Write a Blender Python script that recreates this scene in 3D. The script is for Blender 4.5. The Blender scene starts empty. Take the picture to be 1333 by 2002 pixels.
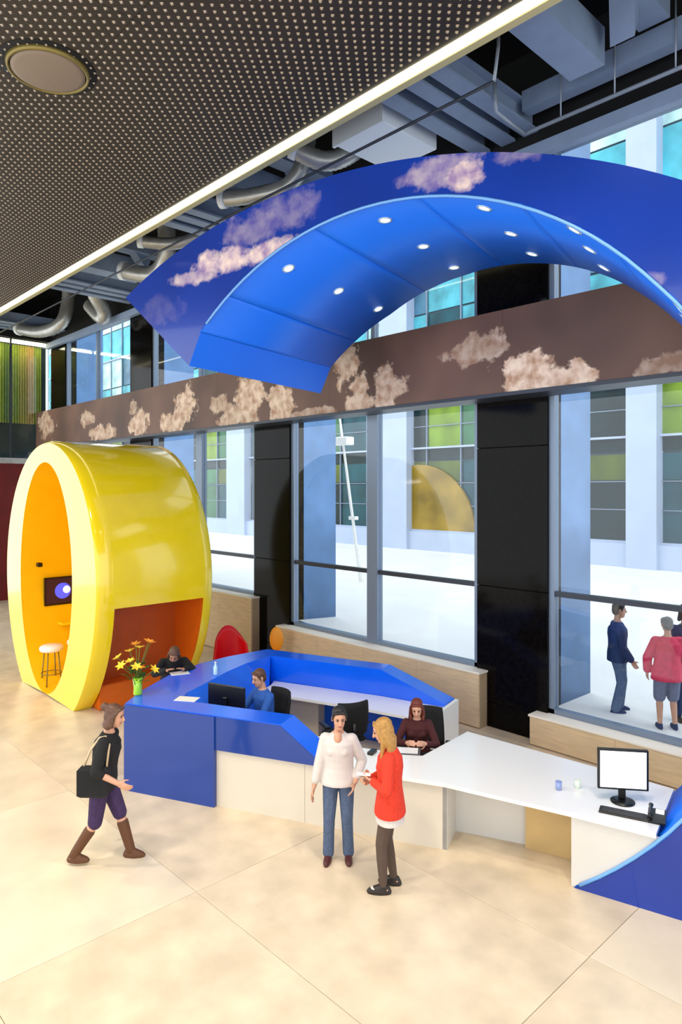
import bpy, bmesh, math, random
from mathutils import Vector, Matrix
random.seed(7)
S = bpy.context.scene
COL = S.collection
R = math.radians

# ------------------------------------------------------------------ camera
cd = bpy.data.cameras.new('camera'); cam = bpy.data.objects.new('camera', cd); COL.objects.link(cam)
cam.location = (0, 0, 4.0); cam.rotation_euler = (R(90), 0, R(46.5))
cd.sensor_fit = 'AUTO'; cd.sensor_width = 36; cd.lens = 24.0; cd.shift_y = -0.023
cd.clip_start = 0.05; cd.clip_end = 500
S.camera = cam
# ------------------------------------------------------------------ world and exposure
W = bpy.data.worlds.new('World'); S.world = W; W.use_nodes = True
nt = W.node_tree; nt.nodes.clear()
bg = nt.nodes.new('ShaderNodeBackground'); wo = nt.nodes.new('ShaderNodeOutputWorld')
bg.inputs['Color'].default_value = (0.93, 0.97, 1.0, 1); bg.inputs['Strength'].default_value = 2.0
nt.links.new(bg.outputs[0], wo.inputs[0])
vs = S.view_settings
vs.view_transform = 'Standard'; vs.look = 'None'; vs.gamma = 1; vs.exposure = 0.25; vs.use_curve_mapping = False
# warm fill spots added to light the hall, just below the ceiling (x, y, watts)
HALL_FILL = [(-3.5, 0.3, 900), (-7.5, 0.3, 900), (-11.5, 0.3, 900), (-0.5, 3.6, 700), (-17.5, 1.0, 900), (-2.5, 4.4, 500)]
for (lx, ly, lw) in HALL_FILL:
    ld = bpy.data.lights.new('hall_fill_spot', 'SPOT'); ld.energy = lw; ld.color = (1.0, .90, .76)
    ld.spot_size = R(125); ld.spot_blend = 0.9; ld.shadow_soft_size = 0.3
    lo = bpy.data.objects.new('hall_fill_spot', ld); lo.location = (lx, ly, 8.86); COL.objects.link(lo)

# ------------------------------------------------------------------ materials
def lin(c):
    return tuple(((v/12.92) if v <= 0.04045 else ((v+0.055)/1.055)**2.4) for v in c)
MATS = {}
def mat(name, col, rough=.5, metal=0., var=.0, scale=6., bump=0., coat=0., emit=None, estr=0., spec=.5, stretch=None):
    if name in MATS: return MATS[name]
    m = bpy.data.materials.new(name); m.use_nodes = True
    n = m.node_tree.nodes; l = m.node_tree.links
    b = n['Principled BSDF']; c = lin(col)
    b.inputs['Base Color'].default_value = (*c, 1)
    b.inputs['Roughness'].default_value = rough; b.inputs['Metallic'].default_value = metal
    b.inputs['Specular IOR Level'].default_value = spec
    if coat: b.inputs['Coat Weight'].default_value = coat; b.inputs['Coat Roughness'].default_value = .06
    if emit:
        b.inputs['Emission Color'].default_value = (*lin(emit), 1); b.inputs['Emission Strength'].default_value = estr
    if var or bump:
        tc = n.new('ShaderNodeTexCoord'); nz = n.new('ShaderNodeTexNoise')
        nz.inputs['Scale'].default_value = scale; nz.inputs['Detail'].default_value = 5
        src = tc.outputs['Object']
        if stretch:
            mp = n.new('ShaderNodeMapping'); mp.inputs['Scale'].default_value = stretch
            l.new(src, mp.inputs[0]); src = mp.outputs[0]
        l.new(src, nz.inputs['Vector'])
        if var:
            rp = n.new('ShaderNodeValToRGB')
            rp.color_ramp.elements[0].position = .32; rp.color_ramp.elements[1].position = .68
            rp.color_ramp.elements[0].color = (*[max(0, v*(1-var)) for v in c], 1)
            rp.color_ramp.elements[1].color = (*[min(1, v*(1+var)) for v in c], 1)
            l.new(nz.outputs['Fac'], rp.inputs[0]); l.new(rp.outputs[0], b.inputs['Base Color'])
        if bump:
            bp = n.new('ShaderNodeBump'); bp.inputs['Strength'].default_value = bump; bp.inputs['Distance'].default_value = .01
            l.new(nz.outputs['Fac'], bp.inputs['Height']); l.new(bp.outputs[0], b.inputs['Normal'])
    MATS[name] = m
    return m
def glass(name, tint, refl=.08):
    if name in MATS: return MATS[name]
    m = bpy.data.materials.new(name); m.use_nodes = True
    n = m.node_tree.nodes; l = m.node_tree.links
    n.remove(n['Principled BSDF'])
    t = n.new('ShaderNodeBsdfTransparent'); t.inputs[0].default_value = (*tint, 1)
    g = n.new('ShaderNodeBsdfGlossy'); g.inputs['Roughness'].default_value = .02
    lw = n.new('ShaderNodeLayerWeight'); lw.inputs[0].default_value = .5
    pw = n.new('ShaderNodeMath'); pw.operation = 'POWER'; pw.inputs[1].default_value = 5; l.new(lw.outputs['Facing'], pw.inputs[0])
    fr = n.new('ShaderNodeMath'); fr.operation = 'MULTIPLY_ADD'; fr.inputs[1].default_value = .6; fr.inputs[2].default_value = refl*.4; l.new(pw.outputs[0], fr.inputs[0])
    mx = n.new('ShaderNodeMixShader')
    l.new(fr.outputs[0], mx.inputs[0]); l.new(t.outputs[0], mx.inputs[1]); l.new(g.outputs[0], mx.inputs[2])
    l.new(mx.outputs[0], n['Material Output'].inputs['Surface'])
    MATS[name] = m
    return m
def cloud_mat(name, base, clouds, col_a, col_b, rough, coat=0., haze=None, nscale=1.6, rag=.9, soft=.6):
    """flat printed sky: clouds = (x, z, rx, rz, strength) in object space"""
    m = bpy.data.materials.new(name); m.use_nodes = True
    n = m.node_tree.nodes; l = m.node_tree.links; b = n['Principled BSDF']
    tc = n.new('ShaderNodeTexCoord')
    fl = n.new('ShaderNodeVectorMath'); fl.operation = 'MULTIPLY'; fl.inputs[1].default_value = (1, 0, 1)
    l.new(tc.outputs['Object'], fl.inputs[0])
    nz = n.new('ShaderNodeTexNoise'); nz.inputs['Scale'].default_value = nscale; nz.inputs['Detail'].default_value = 7; nz.inputs['Roughness'].default_value = .62
    l.new(fl.outputs[0], nz.inputs['Vector'])
    off = n.new('ShaderNodeMath'); off.operation = 'MULTIPLY_ADD'; off.inputs[1].default_value = 2*rag; off.inputs[2].default_value = -rag
    l.new(nz.outputs['Fac'], off.inputs[0])
    acc = None
    for (cx, cz, rx, rz, st) in clouds:
        s = n.new('ShaderNodeVectorMath'); s.operation = 'SUBTRACT'; s.inputs[1].default_value = (cx, 0, cz); l.new(fl.outputs[0], s.inputs[0])
        q = n.new('ShaderNodeVectorMath'); q.operation = 'MULTIPLY'; q.inputs[1].default_value = (1/rx, 0, 1/rz); l.new(s.outputs[0], q.inputs[0])
        d = n.new('ShaderNodeVectorMath'); d.operation = 'LENGTH'; l.new(q.outputs[0], d.inputs[0])
        a = n.new('ShaderNodeMath'); a.operation = 'ADD'; l.new(d.outputs['Value'], a.inputs[0]); l.new(off.outputs[0], a.inputs[1])
        mr = n.new('ShaderNodeMapRange'); mr.inputs['From Min'].default_value = .98; mr.inputs['From Max'].default_value = soft
        mr.inputs['To Max'].default_value = st; l.new(a.outputs[0], mr.inputs['Value'])
        if acc is None: acc = mr.outputs[0]
        else:
            mxm = n.new('ShaderNodeMath'); mxm.operation = 'MAXIMUM'; l.new(acc, mxm.inputs[0]); l.new(mr.outputs[0], mxm.inputs[1]); acc = mxm.outputs[0]
    n2 = n.new('ShaderNodeTexNoise'); n2.inputs['Scale'].default_value = nscale*2.2; n2.inputs['Detail'].default_value = 4
    l.new(fl.outputs[0], n2.inputs['Vector'])
    cc = n.new('ShaderNodeValToRGB'); cc.color_ramp.elements[0].position = .35; cc.color_ramp.elements[1].position = .62
    cc.color_ramp.elements[0].color = (*lin(col_a), 1); cc.color_ramp.elements[1].color = (*lin(col_b), 1)
    l.new(n2.outputs['Fac'], cc.inputs[0])
    bc = n.new('ShaderNodeValToRGB'); bc.color_ramp.elements[0].position = .35; bc.color_ramp.elements[1].position = .7
    bc.color_ramp.elements[0].color = (*lin(base), 1); bc.color_ramp.elements[1].color = (*lin(haze or base), 1)
    n3 = n.new('ShaderNodeTexNoise'); n3.inputs['Scale'].default_value = .5; n3.inputs['Detail'].default_value = 2
    l.new(fl.outputs[0], n3.inputs['Vector']); l.new(n3.outputs['Fac'], bc.inputs[0])
    mx = n.new('ShaderNodeMix'); mx.data_type = 'RGBA'
    l.new(acc, mx.inputs['Factor']); l.new(bc.outputs[0], mx.inputs['A']); l.new(cc.outputs[0], mx.inputs['B'])
    l.new(mx.outputs['Result'], b.inputs['Base Color'])
    b.inputs['Roughness'].default_value = rough
    if coat: b.inputs['Coat Weight'].default_value = coat; b.inputs['Coat Roughness'].default_value = .05
    MATS[name] = m
    return m

# ------------------------------------------------------------------ mesh helpers
class MB:
    def __init__(s): s.v = []; s.f = []; s.sm = []
    def add(s, vs_, fs, smooth=False):
        o = len(s.v); s.v += [tuple(p) for p in vs_]
        s.f += [tuple(i+o for i in f) for f in fs]; s.sm += [smooth]*len(fs); return s
    def box(s, x0, x1, y0, y1, z0, z1):
        return s.add([(x0,y0,z0),(x1,y0,z0),(x1,y1,z0),(x0,y1,z0),(x0,y0,z1),(x1,y0,z1),(x1,y1,z1),(x0,y1,z1)],
            [(3,2,1,0),(4,5,6,7),(0,1,5,4),(1,2,6,5),(2,3,7,6),(3,0,4,7)])
    def bev(s, x0, x1, y0, y1, z0, z1, b=.01):
        """box with chamfered vertical and horizontal edges"""
        def ring(z, i): return [(x0+i,y0+i+0*b,z),(x1-i,y0+i,z),(x1-i,y1-i,z),(x0+i,y1-i,z)]
        v = ring(z0, b)+ring(z0+b, 0)+ring(z1-b, 0)+ring(z1, b); f = [(3,2,1,0),(12,13,14,15)]
        for k in range(3):
            for i in range(4):
                j = (i+1) % 4; f.append((k*4+i, k*4+j, k*4+4+j, k*4+4+i))
        return s.add(v, f)
    def prism(s, poly, z0, z1, topz=None):
        n = len(poly); tz = topz or [z1]*n; bz = z0 if isinstance(z0, (list, tuple)) else [z0]*n
        v = [(p[0],p[1],bz[i]) for i, p in enumerate(poly)]+[(p[0],p[1],tz[i]) for i, p in enumerate(poly)]
        f = [tuple(range(n-1,-1,-1)), tuple(range(n,2*n))]+[(i,(i+1)%n,n+(i+1)%n,n+i) for i in range(n)]
        return s.add(v, f)
    def tube(s, pts, r, seg=10, caps=True, smooth=True):
        pts = [Vector(p) for p in pts]; rs = r if isinstance(r, (list, tuple)) else [r]*len(pts)
        v = []; f = []; prev = None
        for i, p in enumerate(pts):
            if i == 0: t = pts[1]-p
            elif i == len(pts)-1: t = p-pts[i-1]
            else: t = (pts[i+1]-p).normalized()+(p-pts[i-1]).normalized()
            t.normalize()
            if prev is None:
                a = t.orthogonal().normalized()
            else:
                a = prev-t*prev.dot(t)
                a = a.normalized() if a.length > 1e-5 else t.orthogonal().normalized()
            prev = a; bb = t.cross(a)
            for k in range(seg):
                an = 2*math.pi*k/seg; v.append(p+(a*math.cos(an)+bb*math.sin(an))*rs[i])
        for i in range(len(pts)-1):
            for k in range(seg):
                j = (k+1) % seg; f.append((i*seg+k, i*seg+j, (i+1)*seg+j, (i+1)*seg+k))
        s.add(v, f, smooth)
        if caps:
            o = len(s.v)-len(v); s.f += [tuple(o+k for k in range(seg-1,-1,-1)), tuple(o+(len(pts)-1)*seg+k for k in range(seg))]; s.sm += [False, False]
        return s
    def lathe(s, prof, c=(0,0,0), seg=20, smooth=True):
        v = []; f = []
        for (r, z) in prof:
            for k in range(seg):
                a = 2*math.pi*k/seg; v.append((c[0]+r*math.cos(a), c[1]+r*math.sin(a), c[2]+z))
        for i in range(len(prof)-1):
            for k in range(seg):
                j = (k+1) % seg; f.append((i*seg+k, i*seg+j, (i+1)*seg+j, (i+1)*seg+k))
        s.add(v, f, smooth)
        o = len(s.v)-len(v)
        if prof[0][0] > 1e-4: s.f.append(tuple(o+k for k in range(seg-1,-1,-1))); s.sm.append(False)
        if prof[-1][0] > 1e-4: s.f.append(tuple(o+(len(prof)-1)*seg+k for k in range(seg))); s.sm.append(False)
        return s
    def ell(s, c, r, M=None, seg=14, rings=9, smooth=True):
        M = M or Matrix.Identity(3); c = Vector(c); v = []; f = []
        for i in range(rings+1):
            th = math.pi*i/rings
            for k in range(seg):
                a = 2*math.pi*k/seg
                v.append(c+M@Vector((r[0]*math.sin(th)*math.cos(a), r[1]*math.sin(th)*math.sin(a), -r[2]*math.cos(th))))
        for i in range(rings):
            for k in range(seg):
                j = (k+1) % seg; f.append((i*seg+k, i*seg+j, (i+1)*seg+j, (i+1)*seg+k))
        return s.add(v, f, smooth)
    def caps(s, p, q, ra, rb, seg=10):
        p = Vector(p); q = Vector(q); d = (q-p)
        if d.length < 1e-5: return s
        t = d.normalized(); pts = []; rs = []
        for k in (80, 50, 20): pts.append(p-t*ra*math.sin(R(k))); rs.append(ra*math.cos(R(k)))
        pts.append(p); rs.append(ra); pts.append(q); rs.append(rb)
        for k in (20, 50, 80): pts.append(q+t*rb*math.sin(R(k))); rs.append(rb*math.cos(R(k)))
        return s.tube(pts, rs, seg)
    def mesh(s, name):
        me = bpy.data.meshes.new(name); me.from_pydata(s.v, [], s.f); me.update()
        me.polygons.foreach_set('use_smooth', s.sm); me.validate()
        bm = bmesh.new(); bm.from_mesh(me); bmesh.ops.remove_doubles(bm, verts=bm.verts, dist=1e-5)
        bmesh.ops.recalc_face_normals(bm, faces=bm.faces); bm.to_mesh(me); bm.free()
        return me
    def build(s, name, m, parent=None, loc=None, rz=0, **tags):
        o = bpy.data.objects.new(name, s.mesh(name)); COL.objects.link(o)
        if m: o.data.materials.append(m if not isinstance(m, str) else MATS[m])
        if parent: o.parent = parent
        if loc: o.location = loc
        if rz: o.rotation_euler = (0, 0, rz)
        if tags: tag(o, **tags)
        return o
def tag(o, label=None, cat=None, group=None, kind=None):
    if label: o['label'] = label
    if cat: o['category'] = cat
    if group: o['group'] = group
    if kind: o['kind'] = kind
    return o
def empty(name, loc=(0,0,0), rz=0, **tags):
    o = bpy.data.objects.new(name, None); o.empty_display_size = .1; COL.objects.link(o)
    o.location = loc; o.rotation_euler = (0, 0, rz); tag(o, **tags); return o
def inst(src, name, parent, loc, rz=0, m=None):
    o = bpy.data.objects.new(name, src if not hasattr(src, 'data') else src.data); COL.objects.link(o)
    o.parent = parent; o.location = loc; o.rotation_euler = (0, 0, rz); return o
def copy_tree(o, parent=None):
    c = o.copy(); COL.objects.link(c); c.parent = parent
    for ch in [k for k in bpy.data.objects if k.parent == o]: copy_tree(ch, c)
    return c

# palette
mat('stone', (.86,.795,.69), .28, var=.11, scale=1.7, spec=.5)
mat('stone_b', (.845,.775,.665), .30, var=.13, scale=2.3)
mat('stone_c', (.875,.815,.715), .27, var=.10, scale=1.3)
mat('joint', (.70,.61,.48), .8)
mat('granite', (.05,.042,.038), .10, var=.35, scale=14, spec=.10)
mat('granite_joint', (.02,.02,.02), .8)
mat('clad_blue', (.33,.46,.62), .12, metal=.75, var=.12, scale=2)
mat('frame_grey', (.50,.56,.64), .4, metal=.3)
mat('frame_dark', (.22,.24,.28), .4, metal=.3)
mat('wood_panel', (.86,.76,.61), .5, var=.10, scale=3, stretch=(1,1,8))
mat('wood_cap', (.96,.93,.87), .5)
mat('yellow', (.99,.86,.09), .16, var=.03, scale=2, coat=.7)
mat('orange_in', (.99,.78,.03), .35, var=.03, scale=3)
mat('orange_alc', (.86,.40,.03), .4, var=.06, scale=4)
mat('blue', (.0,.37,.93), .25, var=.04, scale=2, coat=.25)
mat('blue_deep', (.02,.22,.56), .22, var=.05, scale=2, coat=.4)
mat('blue_soffit', (.0,.46,1.0), .45, var=.02, scale=2)
mat('white_solid', (.85,.81,.745), .35, var=.02, scale=3)
mat('white_gloss', (.96,.955,.94), .22, coat=.3)
mat('white_panel', (.84,.83,.81), .35, var=.02, scale=3)
mat('black_plastic', (.035,.035,.04), .35)
mat('black_fabric', (.06,.055,.055), .85, var=.2, scale=60, bump=.2)
mat('chrome', (.75,.75,.76), .18, metal=1)
mat('deck', (.025,.027,.032), .8, var=.2, scale=3)
mat('steel_grey', (.54,.61,.71), .55, var=.06, scale=3)
mat('pipe_grey', (.62,.66,.71), .4, metal=.2)
mat('duct', (.72,.72,.70), .35, metal=.55, var=.1, scale=6)
mat('duct_white', (.95,.98,1.0), .5)
mat('mesh_dark', (.20,.175,.15), .55, metal=.2, var=.1, scale=3)
mat('mesh_crest', (.66,.60,.53), .35, metal=.4)
mat('speaker', (.52,.46,.40), .6, var=.08, scale=120, bump=.2)
mat('brass', (.52,.46,.24), .4, metal=.4)
mat('led', (1,.97,.80), .5, emit=(1,.96,.78), estr=5.0)
mat('led_trim', (.72,.69,.52), .45)
mat('lamp_lens', (1,1,1), .4, emit=(.88,.96,1), estr=7.0)
mat('lamp_ring', (.75,.85,.95), .3, metal=.5)
mat('red_dark', (.42,.05,.06), .6, var=.2, scale=2)
mat('red_chair', (.90,.03,.09), .4)
mat('orange_chair', (.95,.60,.10), .5)
mat('plaza', (.90,.90,.90), .7, var=.04, scale=.6)
mat('skin', (.80,.60,.49), .55, var=.04, scale=20)
mat('skin_b', (.72,.52,.42), .55, var=.04, scale=20)
mat('eye', (.06,.05,.05), .3)
mat('lip', (.62,.33,.30), .5)

# ------------------------------------------------------------------ floor: large stone slabs with joints
fl = MB().box(-27, 6, -5, 9.9, -.25, -.018).build('floor', 'joint'); tag(fl, kind='structure')
SX, SY = 3.13, 1.93
xs = [-2.77+SX*k for k in range(-8, 4)]; ys = [5.55+SY*k for k in range(-6, 3)]
slab = MB().bev(.0025, SX-.0025, .0025, SY-.0025, -.02, 0, .002)
sm3 = []
for mm in ('stone', 'stone_b', 'stone_c'):
    me = slab.mesh('floor_slab'); me.materials.append(MATS[mm]); sm3.append(me)
for i, x in enumerate(xs):
    for j, y in enumerate(ys):
        inst(sm3[(i*7+j*5+(i*j) % 3) % 3], 'slab', fl, (x, y, 0))

# ------------------------------------------------------------------ window wall (plane Y = 9.7)
YW = 9.7
PIL = [(-25.96,-24.64), (-19.59,-18.27), (-13.22,-11.90), (-6.85,-5.53), (-.48,.84)]
PIL_LAB = ['black granite pillar in the far corner beside the curtained end wall', 'black granite pillar behind the pointed end of the blue ring',
    'black granite pillar beside the yellow pod and the orange chair', 'black granite pillar behind the long white table with bare base',
    'black granite pillar beyond the foot of the blue ring']
for i, (a, b) in enumerate(PIL):
    p = empty('pillar', ((a+b)/2, YW+.3, 0), label=PIL_LAB[i], cat='pillar', group='granite pillars along the glass wall')
    w = (b-a)/2
    MB().box(-w+.02, w-.02, -.27, .30, 0, 11.2).build('core', 'granite_joint', p)
    zs = [0, .42, 2.36, 4.68, 6.9, 9.2, 11.2]
    for k in range(6):
        MB().bev(-w, w, -.30, .10, zs[k]+.004, zs[k+1]-.004, .006).build('granite_panel', 'granite', p)
    MB().box(-w, w, .12, 1.12, -.2, 11.2).build('outer_cladding', 'clad_blue', p)
SILL = [2.0, 1.45, .94, .48]
gl = glass('glass', (.955,.98,.995))
ZB0, ZB1, ZH = 5.44, 6.79, 9.33
for i in range(4):
    x0, x1 = PIL[i][1], PIL[i+1][0]; xm = (x0+x1)/2; zs = SILL[i]
    w = empty('window_%d' % (i+1), (xm, YW+.12, 0)); tag(w, kind='structure')
    h = (x1-x0)/2
    m = MB()
    m.box(-h, -h+.09, -.07, .07, zs, ZH).box(h-.09, h, -.07, .07, zs, ZH)
    m.box(-h, h, -.07, .07, zs, zs+.07).box(-h, h, -.07, .07, ZH-.08, ZH)
    m.build('frame', 'frame_grey', w)
    MB().box(-.14, .14, -.08, .08, zs+.07, ZB0+.3).build('mullion', 'frame_grey', w)
    MB().box(-.05, .05, -.06, .06, ZB1-.3, ZH-.08).build('mullion', 'frame_grey', w)
    for (a, b) in ((-h+.09, -.14), (.14, h-.09)):
        MB().box(a, b, -.05, .05, 2.31, 2.39).build('transom', 'frame_dark', w)
        MB().box(a, b, -.008, .008, zs+.07, 2.31).build('pane', gl, w)
        MB().box(a, b, -.008, .008, 2.39, ZB0+.3).build('pane', gl, w)
        a2, b2 = (a, -.05) if a < 0 else (.05, b)
        MB().box(a2, b2, -.008, .008, ZB1-.3, ZH-.08).build('pane', gl, w)
    # wood-faced parapet under the window
    wp = empty('wall_parapet_%d' % (i+1), (xm, YW, 0)); tag(wp, kind='structure')
    MB().box(-h-.17, h+.20 if i < 3 else h, -.20, .19, 0, zs-.03).build('core', 'joint', wp)
    n = 4; ww = (2*h+.37)/n
    for k in range(n):
        MB().bev(-h-.17+k*ww+.002, -h-.17+(k+1)*ww-.002, -.235, -.20, .02, zs-.035, .003).build('wood_board', 'wood_panel', wp)
    MB().bev(-h-.19, h+.22 if i < 3 else h, -.25, .05, zs-.035, zs, .006).build('cap', 'wood_cap', wp)
bh = MB().box(-26, 1, YW-.02, YW+.3, ZH, 11.4).build('wall_bulkhead', 'deck'); tag(bh, kind='structure')

# printed fascia beam in front of the pillars
BCL = [(-6.48,6.23,.62,.26,.5), (-5.60,5.78,.50,.34,1.), (-5.0,5.55,.62,.26,.95), (-8.5,5.76,.46,.42,.7), (-9.5,6.42,.42,.5,.85), (-9.18,6.0,.28,.25,.8), (-9.1,5.62,.5,.2,.7),
    (-12.65,6.12,.62,.42,.95), (-11.6,5.80,.52,.42,.9), (-13.1,5.68,.95,.30,.8), (-13.85,6.0,.4,.3,.7), (-15.5,6.12,.55,.52,.9), (-16.1,5.74,.7,.36,.85),
    (-18.0,5.85,.6,.4,.8), (-18.3,6.3,.3,.25,.5), (-21.6,6.24,.6,.28,.6), (-25.0,6.3,.8,.5,.6), (-20.4,5.72,.9,.26,.7), (-3.2,5.6,.9,.2,.4), (-10.6,5.52,.9,.12,.5)]
cloud_mat('beam_print', (.32,.225,.18), BCL, (.74,.57,.44), (.98,.88,.78), .55, haze=(.48,.35,.29), nscale=2.2, rag=1.5, soft=.80)
fb = empty('trim_1', (0,0,0)); tag(fb, kind='structure')
MB().box(-26, 1, 9.22, 9.69, ZB0+.05, ZB1-.02).build('core', 'deck', fb)
bx = [-26, -22, -18, -14, -10, -6, -2, 1]
for k in range(7):
    MB().box(bx[k]+.002, bx[k+1]-.002, 9.17, 9.22, ZB0+.06, ZB1).build('printed_panel', 'beam_print', fb)
MB().box(-26, 1, 9.15, 9.69, ZB0, ZB0+.055).build('bottom_rail', 'frame_dark', fb)

# ------------------------------------------------------------------ end wall (X = -26)
ew = empty('wall_left', (-26, 5, 0)); tag(ew, kind='structure')
MB().box(-.3, 0, 1.2, 5, 0, 5.0).build('lower_wall', 'red_dark', ew)
MB().box(-.3, .02, 1.2, 5, 4.9, 5.1).build('ledge', 'duct', ew)
MB().box(-.3, 0, 1.2, 5, 9.45, 11.4).build('bulkhead', 'deck', ew)
MB().box(-1.6, -1.3, 1.2, 5, 5.0, 9.45).build('recess_back', mat('recess', (.16,.22,.22), .7, var=.3, scale=1), ew)
glm = glass('glass_b', (.93,.97,.95))
for k in range(2):
    MB().box(-.05, -.03, 5-1.7*(k+1)+.03, 5-1.7*k-.03, 5.1, 9.45).build('pane', glm, ew)
    MB().box(-.08, 0, 5-1.7*(k+1)-.03, 5-1.7*(k+1)+.03, 5.1, 9.45).build('mullion', 'frame_dark', ew)
ccol = [mat('curtain_%d' % i, c, .8, var=.12, scale=6) for i, c in enumerate([(.55,.60,.24), (.66,.62,.28), (.42,.50,.22), (.72,.60,.36), (.50,.44,.20)])]
MB().box(-.55, -.45, 1.4, 4.9, 9.36, 9.42).build('curtain_fill_bar', mat('curtain_fill_bar', (1,1,1), .5, emit=(1,.95,.8), estr=14), ew)  # glowing bar added between glass and curtains to brighten their fronts
MB().box(-1.3, -.1, 1.2, 5, 9.45, 9.5).build('recess_top', 'white_panel', ew)
for k in range(13):
    y = 4.7-.27*k; m = MB(); pts = []
    for q in range(7):
        pts.append((-1.0+.035*math.cos(q*math.pi), y-.27*q/6))
    v = [(x, yy, z) for z in (6.45, 9.4) for (x, yy) in pts]
    m.add(v, [(q, q+1, q+8, q+7) for q in range(6)])
    m.add([(x-.02, yy, z) for (x, yy, z) in v], [(q+7, q+8, q+1, q) for q in range(6)])
    m.build('curtain_strip', ccol[[0,3,1,0,2,0,4,1,0,2,1][k % 11]], ew)

# ------------------------------------------------------------------ mesh ceiling with LED edge
ZC, YE = 9.0, 6.30
ce = empty('ceiling', (0,0,ZC)); tag(ce, kind='structure')
cx0 = -26
while cx0 < 6:
    for yy in (-5, -2.2, .6, 3.4):
        MB().box(cx0+.003, cx0+3.197, yy+.003, min(yy+2.8, YE-.12)-.003, .0, .05).build('ceiling_panel', 'mesh_dark', ce)
    cx0 += 3.2
m = MB(); P = .135; r = .026
ny = 0; y = 0.4
while y < YE-.22:
    x = -26+.05+(P/2 if ny % 2 else 0)
    while x < 3:
        m.add([(x-r,y,0),(x,y-r,0),(x+r,y,0),(x,y+r,0),(x,y,-.022)], [(0,1,4),(1,2,4),(2,3,4),(3,0,4)])
        x += P
    y += P/2*1.15; ny += 1
def raw(m, name, mm, parent=None):
    me = bpy.data.meshes.new(name); me.from_pydata(m.v, [], m.f); me.update(); me.materials.append(MATS[mm] if isinstance(mm, str) else mm)
    o = bpy.data.objects.new(name, me); COL.objects.link(o); o.parent = parent; return o
tag(raw(m, 'mesh_weave', 'mesh_crest', ce), kind='stuff')
MB().box(-26, 6, YE-.13, YE+.01, -.015, .05).build('led_strip', 'led', ce)
MB().bev(-26, 6, YE+.01, YE+.13, -.03, .30, .008).build('edge_trim', 'led_trim', ce)
MB().box(-26, 6, YE+.0, YE+.05, .30, 1.6).build('upstand', 'deck', ce)
for (lx, ly, lw) in HALL_FILL:  # trim rings added to go with the hall fill spots
    dl = empty('added_downlight', (lx, ly, ZC), label='added round downlight trim in the dark mesh ceiling', cat='light', group='added downlight trims in the mesh ceiling')
    MB().lathe([(.24,0),(.24,-.03),(.20,-.03),(.20,-.005),(.0,-.005)], seg=24).build('ring', 'duct', dl)
sp = empty('ceiling_speaker', (-8.3, 3.07, ZC), label='round taupe speaker disc set in the dark mesh ceiling', cat='speaker')
MB().lathe([(.0,-.06),(.36,-.06),(.41,-.045),(.42,-.01)], seg=40).build('grille', 'speaker', sp)
MB().lathe([(.43,0),(.43,-.05),(.455,-.05),(.47,0)], seg=40).build('rim', 'brass', sp)
MB().lathe([(.55,0),(.55,-.006),(.44,-.006)], seg=40).build('recess_gap', 'granite_joint', sp)

# ------------------------------------------------------------------ roof structure beyond the mesh ceiling
dk = empty('ceiling_deck', (0,0,10.6)); tag(dk, kind='structure')
MB().box(-26.3, 6, YE-1, 10.0, .35, .6).build('deck_slab', 'deck', dk)
for px_ in (-6.2, -12.57, -18.94, -25.0, .2):
    for dx in (.42, 0, -.48):
        b = MB(); b.box(px_+dx-.13, px_+dx+.13, YE+.05, 9.65, -.98, -.94).box(px_+dx-.02, px_+dx+.02, YE+.05, 9.65, -.94, -.66).box(px_+dx-.13, px_+dx+.13, YE+.05, 9.65, -.66, -.62)
        b.build('roof_joist', 'steel_grey', dk)
    if px_ == -25.0: continue
    MB().box(px_+1.55, px_+2.05, YE+.05, 8.75, -1.0, -.5).build('roof_beam', 'steel_grey', dk)
    MB().box(px_+2.35, px_+2.75, YE+.05, 9.1, -.55, -.25).build('roof_beam', 'steel_grey', dk)
    # raking brace
    a = Vector((px_+2.35, 8.6, -.9)); c = Vector((px_+2.95, 7.2, .3)); d = Vector((.16, 0, 0))
    MB().add([a-d, a+d, c+d, c-d, a-d+Vector((0,.1,.25)), a+d+Vector((0,.1,.25)), c+d+Vector((0,.1,.25)), c-d+Vector((0,.1,.25))],
        [(0,1,2,3),(7,6,5,4),(0,4,5,1),(1,5,6,2),(2,6,7,3),(3,7,4,0)]).build('brace', 'steel_grey', dk)
MB().box(-5.65, 4, 9.16, 9.38, -.85, -.55).build('roof_girder', 'steel_grey', dk)
MB().box(-26, 4, 9.52, 9.66, -1.42, -1.22).build('roof_girder', 'steel_grey', dk)
sp_ = empty('sprinkler_pipe', (0, 9.15, 9.38), label='thin pale sprinkler pipe on hangers along the top of the glass wall', cat='pipe')
MB().tube([(-5.6,0,0),(3,0,0)], .028).build('pipe_run', 'pipe_grey', sp_)
MB().tube([(-5.6,0,0),(-5.6,-.75,.05),(-5.6,-.8,.5)], .028).build('riser', 'pipe_grey', sp_)
for x in (-5.0,-4.2,-3.4,-2.6,-1.8,-1.0): MB().tube([(x,0,0),(x,0,.9)], .012, 6).build('hanger', 'pipe_grey', sp_)
sp2 = empty('sprinkler_pipe', (0, 7.45, 9.22), label='dark conduit crossing under the three grey roof joists', cat='pipe')
MB().tube([(-26,0,0),(-5.0,0,0)], .022).build('pipe_run', 'frame_dark', sp2)
MB().tube([(-5.0,0,0),(-5.0,.1,.5),(-5.0,.1,1.0)], .022).build('riser', 'pipe_grey', sp2)
sp3 = empty('sprinkler_pipe', (0, 6.95, 9.42), label='pale branch pipe close to the lit ceiling edge', cat='pipe')
MB().tube([(-24,0,0),(-7.2,0,0)], .035).build('pipe_run', 'pipe_grey', sp3)
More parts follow.
